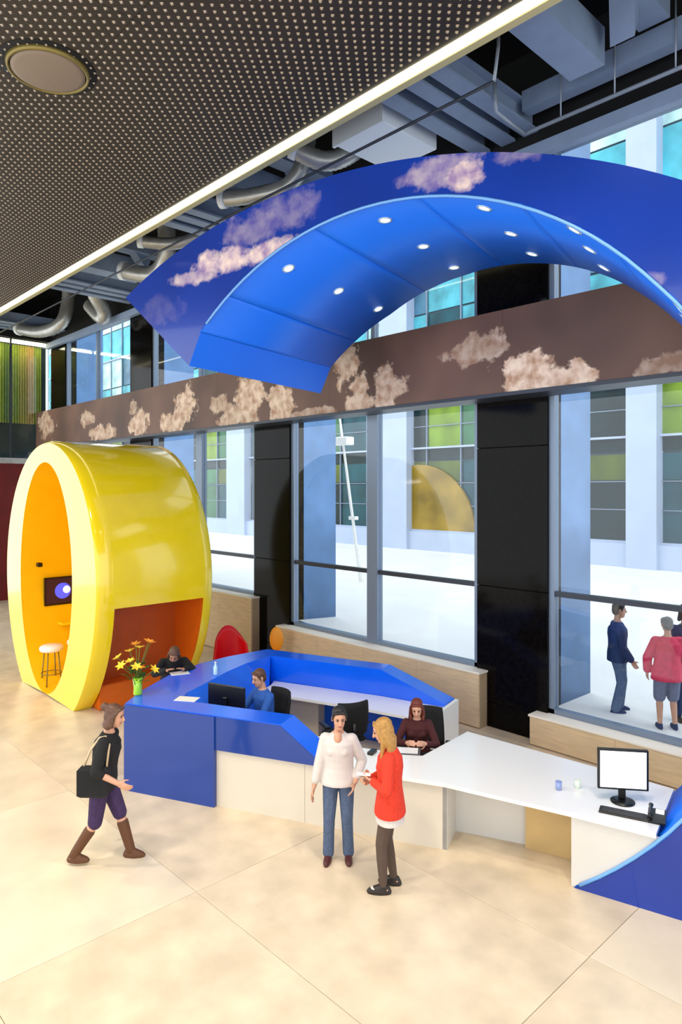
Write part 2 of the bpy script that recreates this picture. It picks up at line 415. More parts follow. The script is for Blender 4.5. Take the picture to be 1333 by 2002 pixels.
for k in range(8): MB().tube([(-23+2*k,0,0),(-23+2*k,0,1.2)], .012, 6).build('hanger', 'pipe_grey', sp3)
wd = empty('supply_duct', (-7.55, 8.1, 9.55), label='white rectangular supply duct above the crown of the blue ring', cat='duct')
MB().bev(-.55, .5, -.55, .75, 0, .75, .02).build('duct_body', 'duct_white', wd)
MB().box(-.58, .53, -.58, -.53, -.02, .77).build('flange', 'duct_white', wd)
def flex(pts, r_, label):
    f = empty('flexible_duct', pts[0], label=label, cat='duct', group='silver flexible ducts under the roof')
    # smooth path with ribs
    P_ = [Vector(p)-Vector(pts[0]) for p in pts]; path = []
    for i in range(len(P_)-1):
        p0 = P_[max(i-1,0)]; p1 = P_[i]; p2 = P_[i+1]; p3 = P_[min(i+2,len(P_)-1)]
        for k in range(14):
            t = k/14
            path.append(.5*((2*p1)+(p2-p0)*t+(2*p0-5*p1+4*p2-p3)*t*t+(3*p1-p0-3*p2+p3)*t**3))
    path.append(P_[-1])
    MB().tube(path, [r_*(1+.07*(k % 2)) for k in range(len(path))], 12).build('hose', 'duct', f)
    MB().tube([path[0]-Vector((0,0,.0)), path[0]+(path[1]-path[0]).normalized()*.12], r_*1.2, 14).build('collar', 'duct_white', f)
flex([(-8.9,7.3,9.75),(-8.6,7.75,9.55),(-8.3,8.1,9.7),(-8.3,8.5,10.2),(-8.3,8.5,10.93)], .16, 'silver flexible duct curling beside the white rectangular duct')
flex([(-10.9,7.2,9.44),(-10.2,7.6,9.44),(-9.5,7.8,9.5),(-9.2,7.9,10.1),(-9.2,7.9,10.93)], .14, 'silver flexible duct lying along the lit ceiling edge')
flex([(-16.45,7.9,9.55),(-15.75,8.4,9.4),(-14.9,8.3,9.6),(-14.7,8.2,10.3),(-14.7,8.2,10.93)], .20, 'silver flexible duct looping beyond the joists over the pod')
flex([(-19.95,8.5,10.93),(-19.95,8.7,9.95),(-20.2,9.12,9.5),(-20.4,9.15,9.3),(-20.9,9.0,9.75)], .22, 'tan flexible duct hanging above the upper window by the end wall')
flex([(-24.6,8.1,9.5),(-23.7,8.5,9.3),(-22.7,8.8,9.45),(-22.6,9.0,10.2),(-22.6,9.0,10.93)], .20, 'silver flexible duct hanging in the corner by the curtain wall')
flex([(-14.35,7.3,9.6),(-13.85,7.9,9.55),(-13.5,8.4,9.8),(-13.5,8.6,10.3),(-13.5,8.6,10.93)], .13, 'short silver flexible duct between two groups of roof joists')

# ------------------------------------------------------------------ outside: plaza, opposite building, lamp mast
m = MB(); nx, ny = 44, 14; vv = []
for j in range(ny+1):
    y = 9.95+(30-9.95)*(j/ny)
    for i in range(nx+1):
        x = -84+86*i/nx+ (j*0)
        k = max(0, 1-(y-10)/9)
        z = .42+.078*max(0, min(-4.3-x, 22))*k
        vv.append((x, y, z))
m.add(vv, [(j*(nx+1)+i, j*(nx+1)+i+1, (j+1)*(nx+1)+i+1, (j+1)*(nx+1)+i) for j in range(ny) for i in range(nx)], True)
m.add([(-84,30,.42),(2,30,.42),(2,60,.42),(-84,60,.42),(2,9.95,.42),(40,9.95,.42),(40,60,.42),(2,60,.42)], [(0,1,2,3),(4,5,6,7)])
pl = raw(m, 'plaza_ground', 'plaza'); tag(pl, kind='structure')
ob = empty('office_building', (-30, 31, .4), label='glass-fronted office building with white columns across the plaza', cat='building')
G = {k: mat('far_'+k, c, .25, var=.45, scale=.5, spec=.3) for k, c in dict(teal=(.08,.29,.33), dark=(.03,.15,.17), olive=(.31,.36,.13), lime=(.46,.58,.12), cyan=(.32,.68,.74), pale=(.72,.88,.86), white=(.93,.95,.95), green=(.22,.42,.28), steel=(.30,.48,.58), ochre=(.56,.45,.14)).items()}
FW = mat('facade_white', (.68,.73,.82), .6, var=.04, scale=1)
MB().box(-54, 34, .25, 8, -.4, 22.6).build('wall', mat('facade_back', (.30,.38,.42), .7), ob)
MB().box(-54, 34, -.35, .25, -.4, 1.1).build('plinth', FW, ob)
rows = [(1.1,3.9,['teal','dark','teal','green']), (3.95,5.2,['olive','green','teal','olive']), (5.25,5.9,['dark']), (5.95,8.6,['green','lime','lime','teal','dark']), (8.65,11.2,['steel','cyan','teal']),
    (11.25,13.8,['cyan','cyan','pale','teal','cyan']), (13.85,16.6,['cyan','pale','steel','cyan','pale']), (16.8,19.6,['pale','cyan','pale']), (19.65,22.4,['pale','white','pale','pale'])]
pm = {}
for (z0, z1, cl) in rows:
    for k in range(36):
        key = (z0, cl[(k*3+int(z0)) % len(cl)])
        if key not in pm:
            me = MB().box(.04, 2.36, 0, .06, z0+.03, z1-.03).mesh('pane'); me.materials.append(G[key[1]]); pm[key] = me
        inst(pm[key], 'pane', ob, (-54+2.44*k, .12+.02*((k*5+int(z0)) % 3), 0))
for (cx, w) in ((17.2,1.35), (2.4,2.2), (-14,2.4), (-30,2.6), (31,1.7), (-46,3.4)):
    MB().bev(cx-w/2, cx+w/2, -.55, .2, -.4, 22.6, .05).build('column', FW, ob)
for k in range(0, 37):
    MB().box(-54+2.44*k-.04, -54+2.44*k+.02, .02, .12, 1.1, 22.4).build('mullion', 'frame_grey', ob)
for z in (2.6, 3.9, 7.2):
    MB().box(-54, 34, .02, .12, z, z+.04).build('transom', 'frame_grey', ob)
for z in (1.1, 5.9, 11.2, 16.6):
    MB().box(-54, 34, -.15, .12, z, z+.10).build('floor_band', FW, ob)
pts = [(4*math.cos(math.pi*k/20), 1.1+3.9*math.sin(math.pi*k/20)) for k in range(21)]
v = [(x+4, yy, z) for yy in (-.06, .1) for (x, z) in pts]
MB().add(v, [tuple(range(20,-1,-1)), tuple(range(21,42))]+[(k, k+1, k+22, k+21) for k in range(20)]).build('ochre_reflection', G['ochre'], ob)  # yellow reflection in the facade glass, modelled as a flat ochre half-disc
lm = empty('lamp_mast', (-16.62, 16.75, .58), label='slim white leaning lamp mast with a box head on the plaza', cat='lamp post')
tl = Vector((-.088,-.093,1))
MB().tube([(0,0,0), tl*3.2, tl*6.4], [.06,.05,.035], 8).build('pole', 'white_gloss', lm)
MB().lathe([(.42,0),(.42,.03),(.12,.06),(.08,.2)], seg=16).build('foot_plate', 'white_gloss', lm)
h = tl*5.05; MB().bev(h.x-.36, h.x+.36, h.y-.18, h.y+.18, h.z-.14, h.z+.14, .02).build('lamp_head', 'white_gloss', lm)
h = tl*2.4; MB().bev(h.x-.12, h.x+.2, h.y-.08, h.y+.08, h.z-.06, h.z+.06, .01).build('bracket', 'white_gloss', lm)

# ------------------------------------------------------------------ the blue ring
TH = R(14)
ring = empty('blue_ring', (0,0,0), TH, label='giant glossy blue ring sweeping from the floor up over the reception desk', cat='sculpture')
FCL = [(-6.35,7.12,.75,.20,1.), (-5.55,7.12,.65,.16,1.), (-6.9,6.98,.55,.12,.7), (-5.9,7.45,.55,.30,.30), (-5.2,7.55,.6,.25,.25), (-3.15,7.55,.5,.22,.5), (-2.85,7.42,.25,.2,.9),
    (-1.0,5.95,.16,.10,.2), (-7.6,6.6,.5,.25,.08), (-2.2,7.5,.4,.12,.25)]
cloud_mat('ring_print', (.0,.18,.56), FCL, (.66,.55,.72), (.98,.88,.84), .2, coat=.5, haze=(.0,.22,.66), nscale=2.6, rag=1.25)
CI = (-4.0, 3.4); CO = (-4.6, 3.2); D0 = 7.02
def rin(a):
    if a > 40: return 3.96
    if a < 0: return 4.1
    return 4.1-(a/40)*.14
def dfar(a):
    K = [(-70,8.2),(0,8.45),(40,8.85),(55,9.1),(72,9.62),(92,10.12),(114,10.42),(140,10.32)]
    if a <= K[0][0]: return K[0][1]
    for (a0, d0), (a1, d1) in zip(K, K[1:]):
        if a <= a1: return d0+(d1-d0)*(a-a0)/(a1-a0)
    return K[-1][1]
A0, A1, O0, O1 = 135.2, -56.0, 127.1, -43.5
def pin(u):
    a = A0+(A1-A0)*u; return (CI[0]+rin(a)*math.cos(R(a)), CI[1]+rin(a)*math.sin(R(a)), dfar(a))
def pout(u):
    a = O0+(O1-O0)*u; return (CO[0]+6.25*math.cos(R(a)), CO[1]+4.65*math.sin(R(a)))
N = 96
front = MB(); back = MB(); outer = MB(); inner_pan = []
fv = []; bv = []; ov = []
for k in range(N+1):
    si, zi, df = pin(k/N); so, zo = pout(k/N)
    zi = max(zi, 0); zo = max(zo, 0)
    fv += [(si, D0, zi), (so, D0, zo)]; bv += [(si, df, zi), (so, df, zo)]; ov += [(so, D0, zo), (so, df, zo)]
q = [(2*k, 2*k+1, 2*k+3, 2*k+2) for k in range(N)]
tipO = pout(0); endI = pin(0); cut = (-7.03, 5.74); dfe = endI[2]
front.add(fv, q); front.add([(tipO[0],D0,tipO[1]), (cut[0],D0,cut[1]), (endI[0],D0,endI[1])], [(0,1,2)])
front.build('front_face', 'ring_print', ring)
back.add(bv, q); back.add([(tipO[0],dfe,tipO[1]), (cut[0],dfe,cut[1]), (endI[0],dfe,endI[1])], [(2,1,0)])
back.build('rear_face', 'blue_deep', ring)
outer.add(ov, q, True); outer.add([(tipO[0],D0,tipO[1]), (cut[0],D0,cut[1]), (cut[0],dfe,cut[1]), (tipO[0],dfe,tipO[1])], [(0,1,2,3)])
outer.build('outer_skin', 'blue', ring)
MB().add([(endI[0],D0,endI[1]), (cut[0],D0,cut[1]), (cut[0],dfe,cut[1]), (endI[0],dfe,endI[1])], [(0,1,2,3)]).build('end_return', 'blue_soffit', ring)
# soffit panels (inner surface) split at the seams
seams = [135.2, 125.5, 103, 82, 63.5, 47, 28, 8, -12, -34, -56]
for a, b in zip(seams, seams[1:]):
    m = MB(); v = []; steps = 12
    for k in range(steps+1):
        an = a+(b-a)*k/steps
        if k == 0: an -= .06
        if k == steps: an += .06
        rr = rin(an); s_, z_ = CI[0]+rr*math.cos(R(an)), max(0, CI[1]+rr*math.sin(R(an)))
        s2, z2 = CI[0]+(rr+.02)*math.cos(R(an)), max(0, CI[1]+(rr+.02)*math.sin(R(an)))
        v += [(s_, D0, z_), (s_, dfar(an), z_), (s2, D0, z2), (s2, dfar(an), z2)]
    f = []
    for k in range(steps):
        o = 4*k; f += [(o, o+1, o+5, o+4), (o+2, o+6, o+7, o+3), (o, o+4, o+6, o+2), (o+1, o+3, o+7, o+5)]
    f += [(0,2,3,1), (4*steps, 4*steps+1, 4*steps+3, 4*steps+2)]
    m.add(v, f, False); o = m.build('soffit_panel', 'blue_soffit', ring)
    for p in o.data.polygons: p.use_smooth = abs(p.normal.y) < .3
# light lip along the front lower edge
lip = MB(); path = []
for k in range(61):
    an = 133-(133+55)*k/60; path.append((CI[0]+(rin(an)-.004)*math.cos(R(an)), D0-.004, max(.01, CI[1]+(rin(an)-.004)*math.sin(R(an)))))
lip.tube(path, .017, 6); lip.build('edge_bead', mat('bead', (.45,.68,.95), .3), ring)
# soffit downlights
lens_me = MB().lathe([(.0,.0),(.06,.0),(.066,.01)], seg=16).mesh('lens'); lens_me.materials.append(MATS['lamp_lens'])
ring_me = MB().lathe([(.066,.012),(.066,-.008),(.088,-.008),(.094,.012)], seg=20).mesh('trim_ring'); ring_me.materials.append(MATS['lamp_ring'])
for an, ds in ((114.2,(7.49,8.76,9.99)), (91.8,(7.5,8.6,9.67)), (72,(7.37,8.29,9.16)), (55.3,(7.2,7.88,8.63)), (36,(7.3,7.8,8.4))):
    for d in ds:
        rr = rin(an)-.002; s_ = CI[0]+rr*math.cos(R(an)); z_ = CI[1]+rr*math.sin(R(an))
        w = Matrix.Rotation(TH, 3, 'Z')@Vector((s_, d, z_))
        e = empty('ring_downlight', w, label='small round white downlight set in the blue ring underside', cat='light', group='downlights in the blue ring')
        e.rotation_euler = (Matrix.Rotation(TH, 3, 'Z')@Matrix.Rotation(R(90-an), 3, 'Y')).to_euler()
        inst(ring_me, 'trim_ring', e, (0,0,0)); inst(lens_me, 'lens', e, (0,0,-.002))

# ------------------------------------------------------------------ reception desk: blue counter loop
EX, EY = math.cos(R(25.3)), math.sin(R(25.3)); NXv, NYv = -EY, EX
def fr(s, d): return (-8.56+s*EX+d*NXv, 4.17+s*EY+d*NYv)
cnt = empty('reception_counter', (-8, 6, 0), label='glossy blue reception counter loop with sloping ends and white front', cat='counter')
def rel(p): return (p[0]+8, p[1]-6)
ZT = 1.145
# front arm
m = MB(); O_ = [fr(2.84,0), fr(2.29,0), fr(1.36,0), fr(0,0)]; I_ = [fr(2.84,.38), fr(2.29,.38), fr(1.36,.38), fr(.6,.38)]
TZ = [.76, ZT, ZT, ZT]
for k in range(3):
    m.prism([rel(O_[k]), rel(O_[k+1]), rel(I_[k+1]), rel(I_[k])], .715 if k < 2 else .6, 0, [TZ[k], TZ[k+1], TZ[k+1], TZ[k]])
m.build('front_arm', 'blue', cnt)
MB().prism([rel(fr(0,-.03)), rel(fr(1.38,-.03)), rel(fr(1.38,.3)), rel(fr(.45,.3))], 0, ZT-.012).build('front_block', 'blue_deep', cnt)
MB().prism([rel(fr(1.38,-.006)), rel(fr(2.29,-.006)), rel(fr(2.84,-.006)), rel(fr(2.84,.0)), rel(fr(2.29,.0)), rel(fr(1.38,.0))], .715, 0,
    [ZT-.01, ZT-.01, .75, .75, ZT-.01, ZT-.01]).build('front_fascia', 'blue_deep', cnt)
# left arm (curved outside, battered inside)
O_ = [fr(0,0), (-8.95,4.62), (-9.40,5.3), (-9.66,6.0), (-9.74,6.6), (-9.70,7.4)]
I_ = [fr(.6,.38), (-8.40,5.0), (-8.62,5.43), (-8.95,6.05), (-9.15,6.55), (-9.28,7.15)]
I2 = [fr(.75,.5), (-8.1,5.1), (-8.30,5.55), (-8.62,6.15), (-8.85,6.6), (-9.05,6.95)]
m = MB()
v = []
for o, i, i2 in zip(O_, I_, I2):
    v += [(*rel(o), 0), (*rel(o), ZT), (*rel(i), ZT), (*rel(i2), .74), (*rel(i2), 0)]
f = []
for k in range(5):
    b = 5*k
    for j in range(4): f.append((b+j, b+j+1, b+j+6, b+j+5))
f += [(0,1,2,3,4), (25,26,27,28,29)]
m.add(v, f); m.build('side_arm', 'blue', cnt)
# back arm
O_ = [(-9.70,7.4), (-7.49,8.20), (-6.42,8.50)]; I_ = [(-9.28,7.15), (-7.39,7.86), (-6.32,8.16)]
m = MB()
m.prism([rel(O_[0]), rel(O_[1]), rel(I_[1]), rel(I_[0])], 0, ZT)
m.prism([rel(O_[1]), rel(O_[2]), rel(I_[2]), rel(I_[1])], 0, 0, [ZT, .77, .77, ZT])
m.build('back_arm', 'blue', cnt)
# white front panels below the blue band
pe = [1.38, 2.6, 3.6, 4.32]
for a, b in zip(pe, pe[1:]):
    MB().prism([rel(fr(a+.002,.03)), rel(fr(b-.002,.03)), rel(fr(b-.002,.07)), rel(fr(a+.002,.07))], .0, .712).build('front_panel', 'white_solid', cnt)
# white worktop along the back arm and its end panel
MB().prism([rel((-9.05,6.98)), rel((-8.85,6.62)), rel((-7.15,7.22)), rel((-6.1,7.52)), rel((-6.32,8.15)), rel((-7.39,7.85)), rel((-9.2,7.16))], .69, .73).build('back_worktop', 'white_gloss', cnt)
MB().prism([rel((-6.12,7.52)), rel((-6.07,7.53)), rel((-6.34,8.5)), rel((-6.40,8.49))], 0, .77).build('end_panel', 'white_gloss', cnt)
MB().prism([rel(fr(.8,.4)), rel(fr(2.6,.4)), rel(fr(2.6,.85)), rel(fr(1.0,.95))], .69, .73).build('front_worktop', 'white_gloss', cnt)
MB().prism([rel((-8.7,7.1)), rel((-8.2,7.28)), rel((-8.35,7.6)), rel((-8.85,7.42))], 0, .69).build('drawer_pedestal', 'white_solid', cnt)

# ------------------------------------------------------------------ long white table joined to the ring foot
e14 = (math.cos(TH), math.sin(TH)); n14 = (-math.sin(TH), math.cos(TH))
def sd(s, d): return (s*e14[0]+d*n14[0], s*e14[1]+d*n14[1])
tb = empty('reception_table', (-4.5, 6.6, 0), label='long low white table running from the blue counter to the ring foot', cat='table')
def rt(p): return (p[0]+4.5, p[1]-6.6)
C_ = fr(4.32, 0)
top = [fr(2.86,-.02), fr(4.30,-.02), sd(-1.75,6.99), sd(-.95,6.99), sd(-.93,8.15), (-3.51,7.64), (-5.45,7.50), (-5.33,6.42), fr(2.86,.62)]
MB().prism([rt(p) for p in top], .715, .755).build('table_top', 'white_gloss', tb)
MB().prism([rt(fr(4.27,.03)), rt(fr(4.32,.03)), rt((C_[0]-.35, C_[1]+.75)), rt((C_[0]-.40, C_[1]+.75))], 0, .714).build('side_panel', 'white_panel', tb)
MB().prism([rt((-4.95,6.42)), rt((-4.10,6.80)), rt((-4.12,6.84)), rt((-4.97,6.46))], .0, .714).build('modesty_panel', 'white_panel', tb)
MB().prism([rt((-4.10,6.72)), rt((-3.62,6.86)), rt((-3.72,7.25)), rt((-4.2,7.11))], .0, .714).build('cabinet', mat('cab_wood', (.80,.68,.46), .5, var=.08, scale=4), tb)
MB().prism([rt(sd(-1.735,7.04)), rt(sd(-1.695,7.04)), rt(sd(-1.695,8.0)), rt(sd(-1.735,8.0))], 0, .714).build('side_panel', 'white_panel', tb)
pts = [(-1.735,0), (-1.735,.714)]
arc = []
for k in range(13):
    a = -56+(-41.2+56)*k/12; arc.append((CI[0]+4.09*math.cos(R(a)), max(0, CI[1]+4.09*math.sin(R(a)))))
pts += [p for p in reversed(arc) if p[1] < .714]
v = [(*rt(sd(s_, d)), z_) for d in (7.03, 7.06) for (s_, z_) in pts]; n = len(pts)
MB().add(v, [tuple(range(n)), tuple(range(2*n-1, n-1, -1))]+[(k, (k+1) % n, n+(k+1) % n, n+k) for k in range(n)]).build('curved_front_panel', 'white_panel', tb)

# ------------------------------------------------------------------ yellow pod
pod = empty('yellow_pod', (-13.5, 6.1, 0), label='large glossy yellow drum-shaped pod with orange interior standing on the floor', cat='pod')
PX, PY = 13.5, -6.1
Y0, Y1 = 4.95, 7.25
def oprof(a):   # outer profile point in (x,z), a in degrees, 0 = right, 90 = top
    c, s_ = math.cos(R(a)), math.sin(R(a))
    return (2.3*c, 2.32+(2.60 if s_ > 0 else 2.85)*s_)
def iprof(a):
    c, s_ = math.cos(R(a)), math.sin(R(a))
    return (-.08+1.33*c, 2.27+2.24*s_)
aL = math.degrees(math.asin(2.32/2.85))
NA = 110; aa = [-aL+(180+2*aL)*k/NA for k in range(NA+1)]
ysub = [Y0, 5.02, 5.27, 7.04, 7.20, Y1]
# outer skin with a rectangular opening on the right side below z = 1.92
a_open = -math.degrees(math.asin((2.32-1.92)/2.85))
aa = sorted(set([round(a, 4) for a in aa if abs(a-a_open) > .8]+[round(a_open, 4)]))
m = MB(); v = []
for a in aa:
    x, z = oprof(a); k = 0
    for y in ysub:
        ins = .045 if y in (Y0, Y1) else 0
        v.append((x*(1-ins/2.3), y+PY, max(0, z-(ins if z > 2 else 0))))
f = []; ns = len(ysub)
for i in range(len(aa)-1):
    for j in range(ns-1):
        if j == 2 and aa[i+1] <= a_open+.001: continue
        f.append((i*ns+j, i*ns+j+1, (i+1)*ns+j+1, (i+1)*ns+j))
m.add(v, f, True); m.build('outer_skin', 'yellow', pod)
def annulus(y, flip):
    m = MB(); v = []; f = []
    n = 120
    for k in range(n+1):
        t = k/n; a = -aL+(180+2*aL)*t; x, z = oprof(a); ia = -88+(268+88)*t; xi, zi = iprof(ia)
        v += [(x*.98, y+PY, max(0, z-(.045 if z > 2 else 0))), (xi, y+PY, max(.02, zi))]
    for k in range(n): f.append((2*k, 2*k+2, 2*k+3, 2*k+1) if flip else (2*k, 2*k+1, 2*k+3, 2*k+2))
    # fill below the hole
    return m.add(v, f)
annulus(Y0, True).build('front_ring', 'yellow', pod)
annulus(Y1, False).build('rear_ring', 'yellow', pod)
m = MB(); v = []; n = 96
for k in range(n+1):
    x, z = iprof(-90+360*k/n); v += [(x, Y0+PY, max(.02, z)), (x, Y1-.1+PY, max(.02, z))]
m.add(v, [(2*k, 2*k+1, 2*k+3, 2*k+2) for k in range(n)], True); m.build('inner_skin', 'orange_in', pod)
v = [(*[iprof(360*k/60)[0]], Y1-.1+PY, max(.02, iprof(360*k/60)[1])) for k in range(60)]
MB().add(v, [tuple(range(60))]).build('rear_wall', 'orange_in', pod)
# alcove behind the side opening
ax0, ay0, ay1 = 1.22, 5.27+PY, 7.04+PY
m = MB(); xo = []
zz = [0, .3, .7, 1.1, 1.5, 1.92]
def xo_(z): return 2.3*math.sqrt(max(0, 1-((2.32-z)/2.85)**2))
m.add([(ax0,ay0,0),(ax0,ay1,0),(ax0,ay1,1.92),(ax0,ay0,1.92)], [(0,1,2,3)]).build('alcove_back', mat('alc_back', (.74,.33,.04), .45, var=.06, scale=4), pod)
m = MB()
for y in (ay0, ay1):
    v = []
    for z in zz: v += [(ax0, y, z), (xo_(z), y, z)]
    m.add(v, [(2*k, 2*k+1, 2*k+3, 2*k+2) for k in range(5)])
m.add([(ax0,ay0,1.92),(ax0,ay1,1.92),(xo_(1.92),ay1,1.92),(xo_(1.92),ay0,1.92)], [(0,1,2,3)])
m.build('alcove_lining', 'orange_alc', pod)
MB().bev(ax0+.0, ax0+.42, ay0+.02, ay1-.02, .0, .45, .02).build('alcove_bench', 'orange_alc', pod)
MB().bev(-1.36, -1.0, 5.65+PY, 6.6+PY, 1.10, 1.15, .01).build('shelf', 'yellow', pod)
# screen and camera on the pod's inner wall, stool inside
sc = empty('wall_screen', (-14.83, 5.80, 1.8), label='dark flat screen with a blue disc on the pod inner wall', cat='screen')
MB().bev(-.03, .03, -.40, .40, -.30, .30, .008).build('casing', 'black_plastic', sc)
MB().box(.031, .034, -.37, .37, -.26, .27).build('screen_glass', mat('scr_dark', (.16,.08,.12), .2, emit=(.16,.07,.12), estr=.6), sc)
v = [(.036, -.02+.17*math.cos(2*math.pi*k/28), .17*math.sin(2*math.pi*k/28)) for k in range(28)]
MB().add(v, [tuple(range(28))]).build('blue_disc', mat('scr_blue', (.25,.28,.85), .2, emit=(.30,.32,.9), estr=1.0), sc)
v = [(.038, .06+.08*math.cos(2*math.pi*k/20), .02+.08*math.sin(2*math.pi*k/20)) for k in range(20)]
MB().add(v, [tuple(range(20))]).build('white_glint', mat('scr_white', (.85,.85,.95), .2, emit=(.85,.85,.95), estr=1.0), sc)
wc = empty('wall_camera', (-14.82, 5.25, 2.40), label='small black camera on a bracket above the pod screen', cat='camera')
MB().caps((.0,0,0), (.08,0,.02), .015, .015).build('bracket', 'black_plastic', wc)
MB().bev(.07, .19, -.045, .045, -.04, .05, .012).build('camera_body', 'black_plastic', wc)
def stool(loc, label):
    s_ = empty('bar_stool', loc, label=label, cat='stool', group='white stools in the pod')
    MB().lathe([(.0,.72),(.20,.72),(.225,.745),(.225,.80),(.19,.835),(0,.84)], seg=24).build('seat', 'white_gloss', s_)
    for k in range(4):
        a = R(45+90*k); MB().tube([(.14*math.cos(a),.14*math.sin(a),.73),(.21*math.cos(a),.21*math.sin(a),0)], .013, 8).build('leg', 'brass', s_)
    MB().tube([(.19*math.cos(2*math.pi*k/20),.19*math.sin(2*math.pi*k/20),.28) for k in range(21)], .009, 6, False).build('foot_ring', 'brass', s_)
stool((-13.95, 5.22, .02), 'white round stool with thin brass legs at the pod mouth')
stool((-14.15, 5.85, .02), 'white round stool further inside the yellow pod')

# ------------------------------------------------------------------ office chairs
def office_chair(loc, rz, label):
    c = empty('office_chair', (*loc, 0), rz, label=label, cat='chair', group='black office chairs behind the counter')
    MB().bev(-.24, .24, -.23, .25, .43, .51, .03).build('seat', 'black_fabric', c)
    m = MB(); v = []
    for j in range(7):
        z = .56+.48*j/6; yb = -.25-.06*math.sin(j/6*math.pi*.6)-.05*j/6
        for i in range(7):
            x = -.25+.5*i/6; w = 1-.12*(j/6)**2
            v.append((x*w, yb+.07*(abs(x)/.25)**2, z))
    n = 49; v += [(x, y-.045, z) for (x, y, z) in v]
    f = [(j*7+i, j*7+i+1, j*7+i+8, j*7+i+7) for j in range(6) for i in range(6)]
    f += [tuple(n+k for k in reversed(q)) for q in f]
    bd = [i for i in range(7)]+[j*7+6 for j in range(1,7)]+[42+i for i in range(5,-1,-1)]+[j*7 for j in range(5,0,-1)]
    f += [(bd[k], n+bd[k], n+bd[(k+1) % len(bd)], bd[(k+1) % len(bd)]) for k in range(len(bd))]
    m.add(v, f, True).build('backrest', 'black_fabric', c)
    MB().tube([(0,-.12,.43),(0,-.30,.42),(0,-.36,.60),(0,-.35,.75)], .025, 8).build('back_stem', 'black_plastic', c)
    for s_ in (-1, 1):
        MB().tube([(s_*.22,-.02,.44),(s_*.30,-.02,.46),(s_*.30,-.02,.64)], .017, 8).build('arm_post', 'black_plastic', c)
        MB().bev(s_*.30-.04, s_*.30+.04, -.14, .14, .64, .675, .012).build('armrest', 'black_plastic', c)
    MB().tube([(0,0,.10),(0,0,.43)], .028, 10).build('gas_stem', 'chrome', c)
    for k in range(5):
        a = 2*math.pi*k/5+.3; p = (.29*math.cos(a), .29*math.sin(a))
        lg = MB().tube([(0,0,.12),(p[0],p[1],.075)], [.028,.018], 8).build('leg', 'black_plastic', c)
        MB().tube([(p[0]-.012*math.sin(a),p[1]+.012*math.cos(a),.03),(p[0]+.012*math.sin(a),p[1]-.012*math.cos(a),.03)], .03, 12).build('caster', 'black_plastic', lg)
    return c

# ------------------------------------------------------------------ people
def ik(a, t, l1, l2, pole):
    a = Vector(a); t = Vector(t); d = t-a; L = min(d.length, (l1+l2)*.999); u = d.normalized()
    x = (l1*l1-l2*l2+L*L)/(2*L); h = math.sqrt(max(0, l1*l1-x*x))
    p = Vector(pole); p = p-u*p.dot(u); p = p.normalized() if p.length > 1e-4 else u.orthogonal().normalized()
    return a+u*x+p*h, a+u*L
def remesh(m, name, mm, parent, voxel, smooth=4):
    me = bpy.data.meshes.new('tmp'); me.from_pydata(m.v, [], m.f); me.update()
    bm = bmesh.new(); bm.from_mesh(me); bmesh.ops.recalc_face_normals(bm, faces=bm.faces); bm.to_mesh(me); bm.free()
    o = bpy.data.objects.new('tmp', me); COL.objects.link(o)
    r_ = o.modifiers.new('r', 'REMESH'); r_.mode = 'VOXEL'; r_.voxel_size = voxel; r_.use_smooth_shade = True
    s_ = o.modifiers.new('s', 'SMOOTH'); s_.factor = .5; s_.iterations = smooth
    dg = bpy.context.evaluated_depsgraph_get(); out = bpy.data.meshes.new_from_object(o.evaluated_get(dg))
    bpy.data.objects.remove(o); bpy.data.meshes.remove(me)
    out.name = name; out.materials.clear(); out.materials.append(MATS[mm] if isinstance(mm, str) else mm)
    for p in out.polygons: p.use_smooth = True
    ob_ = bpy.data.objects.new(name, out); COL.objects.link(ob_); ob_.parent = parent
    return ob_
def loft(m, secs, seg=20):
    """secs: (center Vector, rx, ry, 3x3 frame) closed tube with elliptical sections"""
    v = []; f = []
    for (c, rx, ry, M) in secs:
        for k in range(seg):
            a = 2*math.pi*k/seg; v.append(c+M@Vector((rx*math.cos(a), ry*math.sin(a), 0)))
    for i in range(len(secs)-1):
        for k in range(seg):
            j = (k+1) % seg; f.append((i*seg+k, i*seg+j, (i+1)*seg+j, (i+1)*seg+k))
    f += [tuple(range(seg-1,-1,-1)), tuple((len(secs)-1)*seg+k for k in range(seg))]
    m.add(v, f, True)
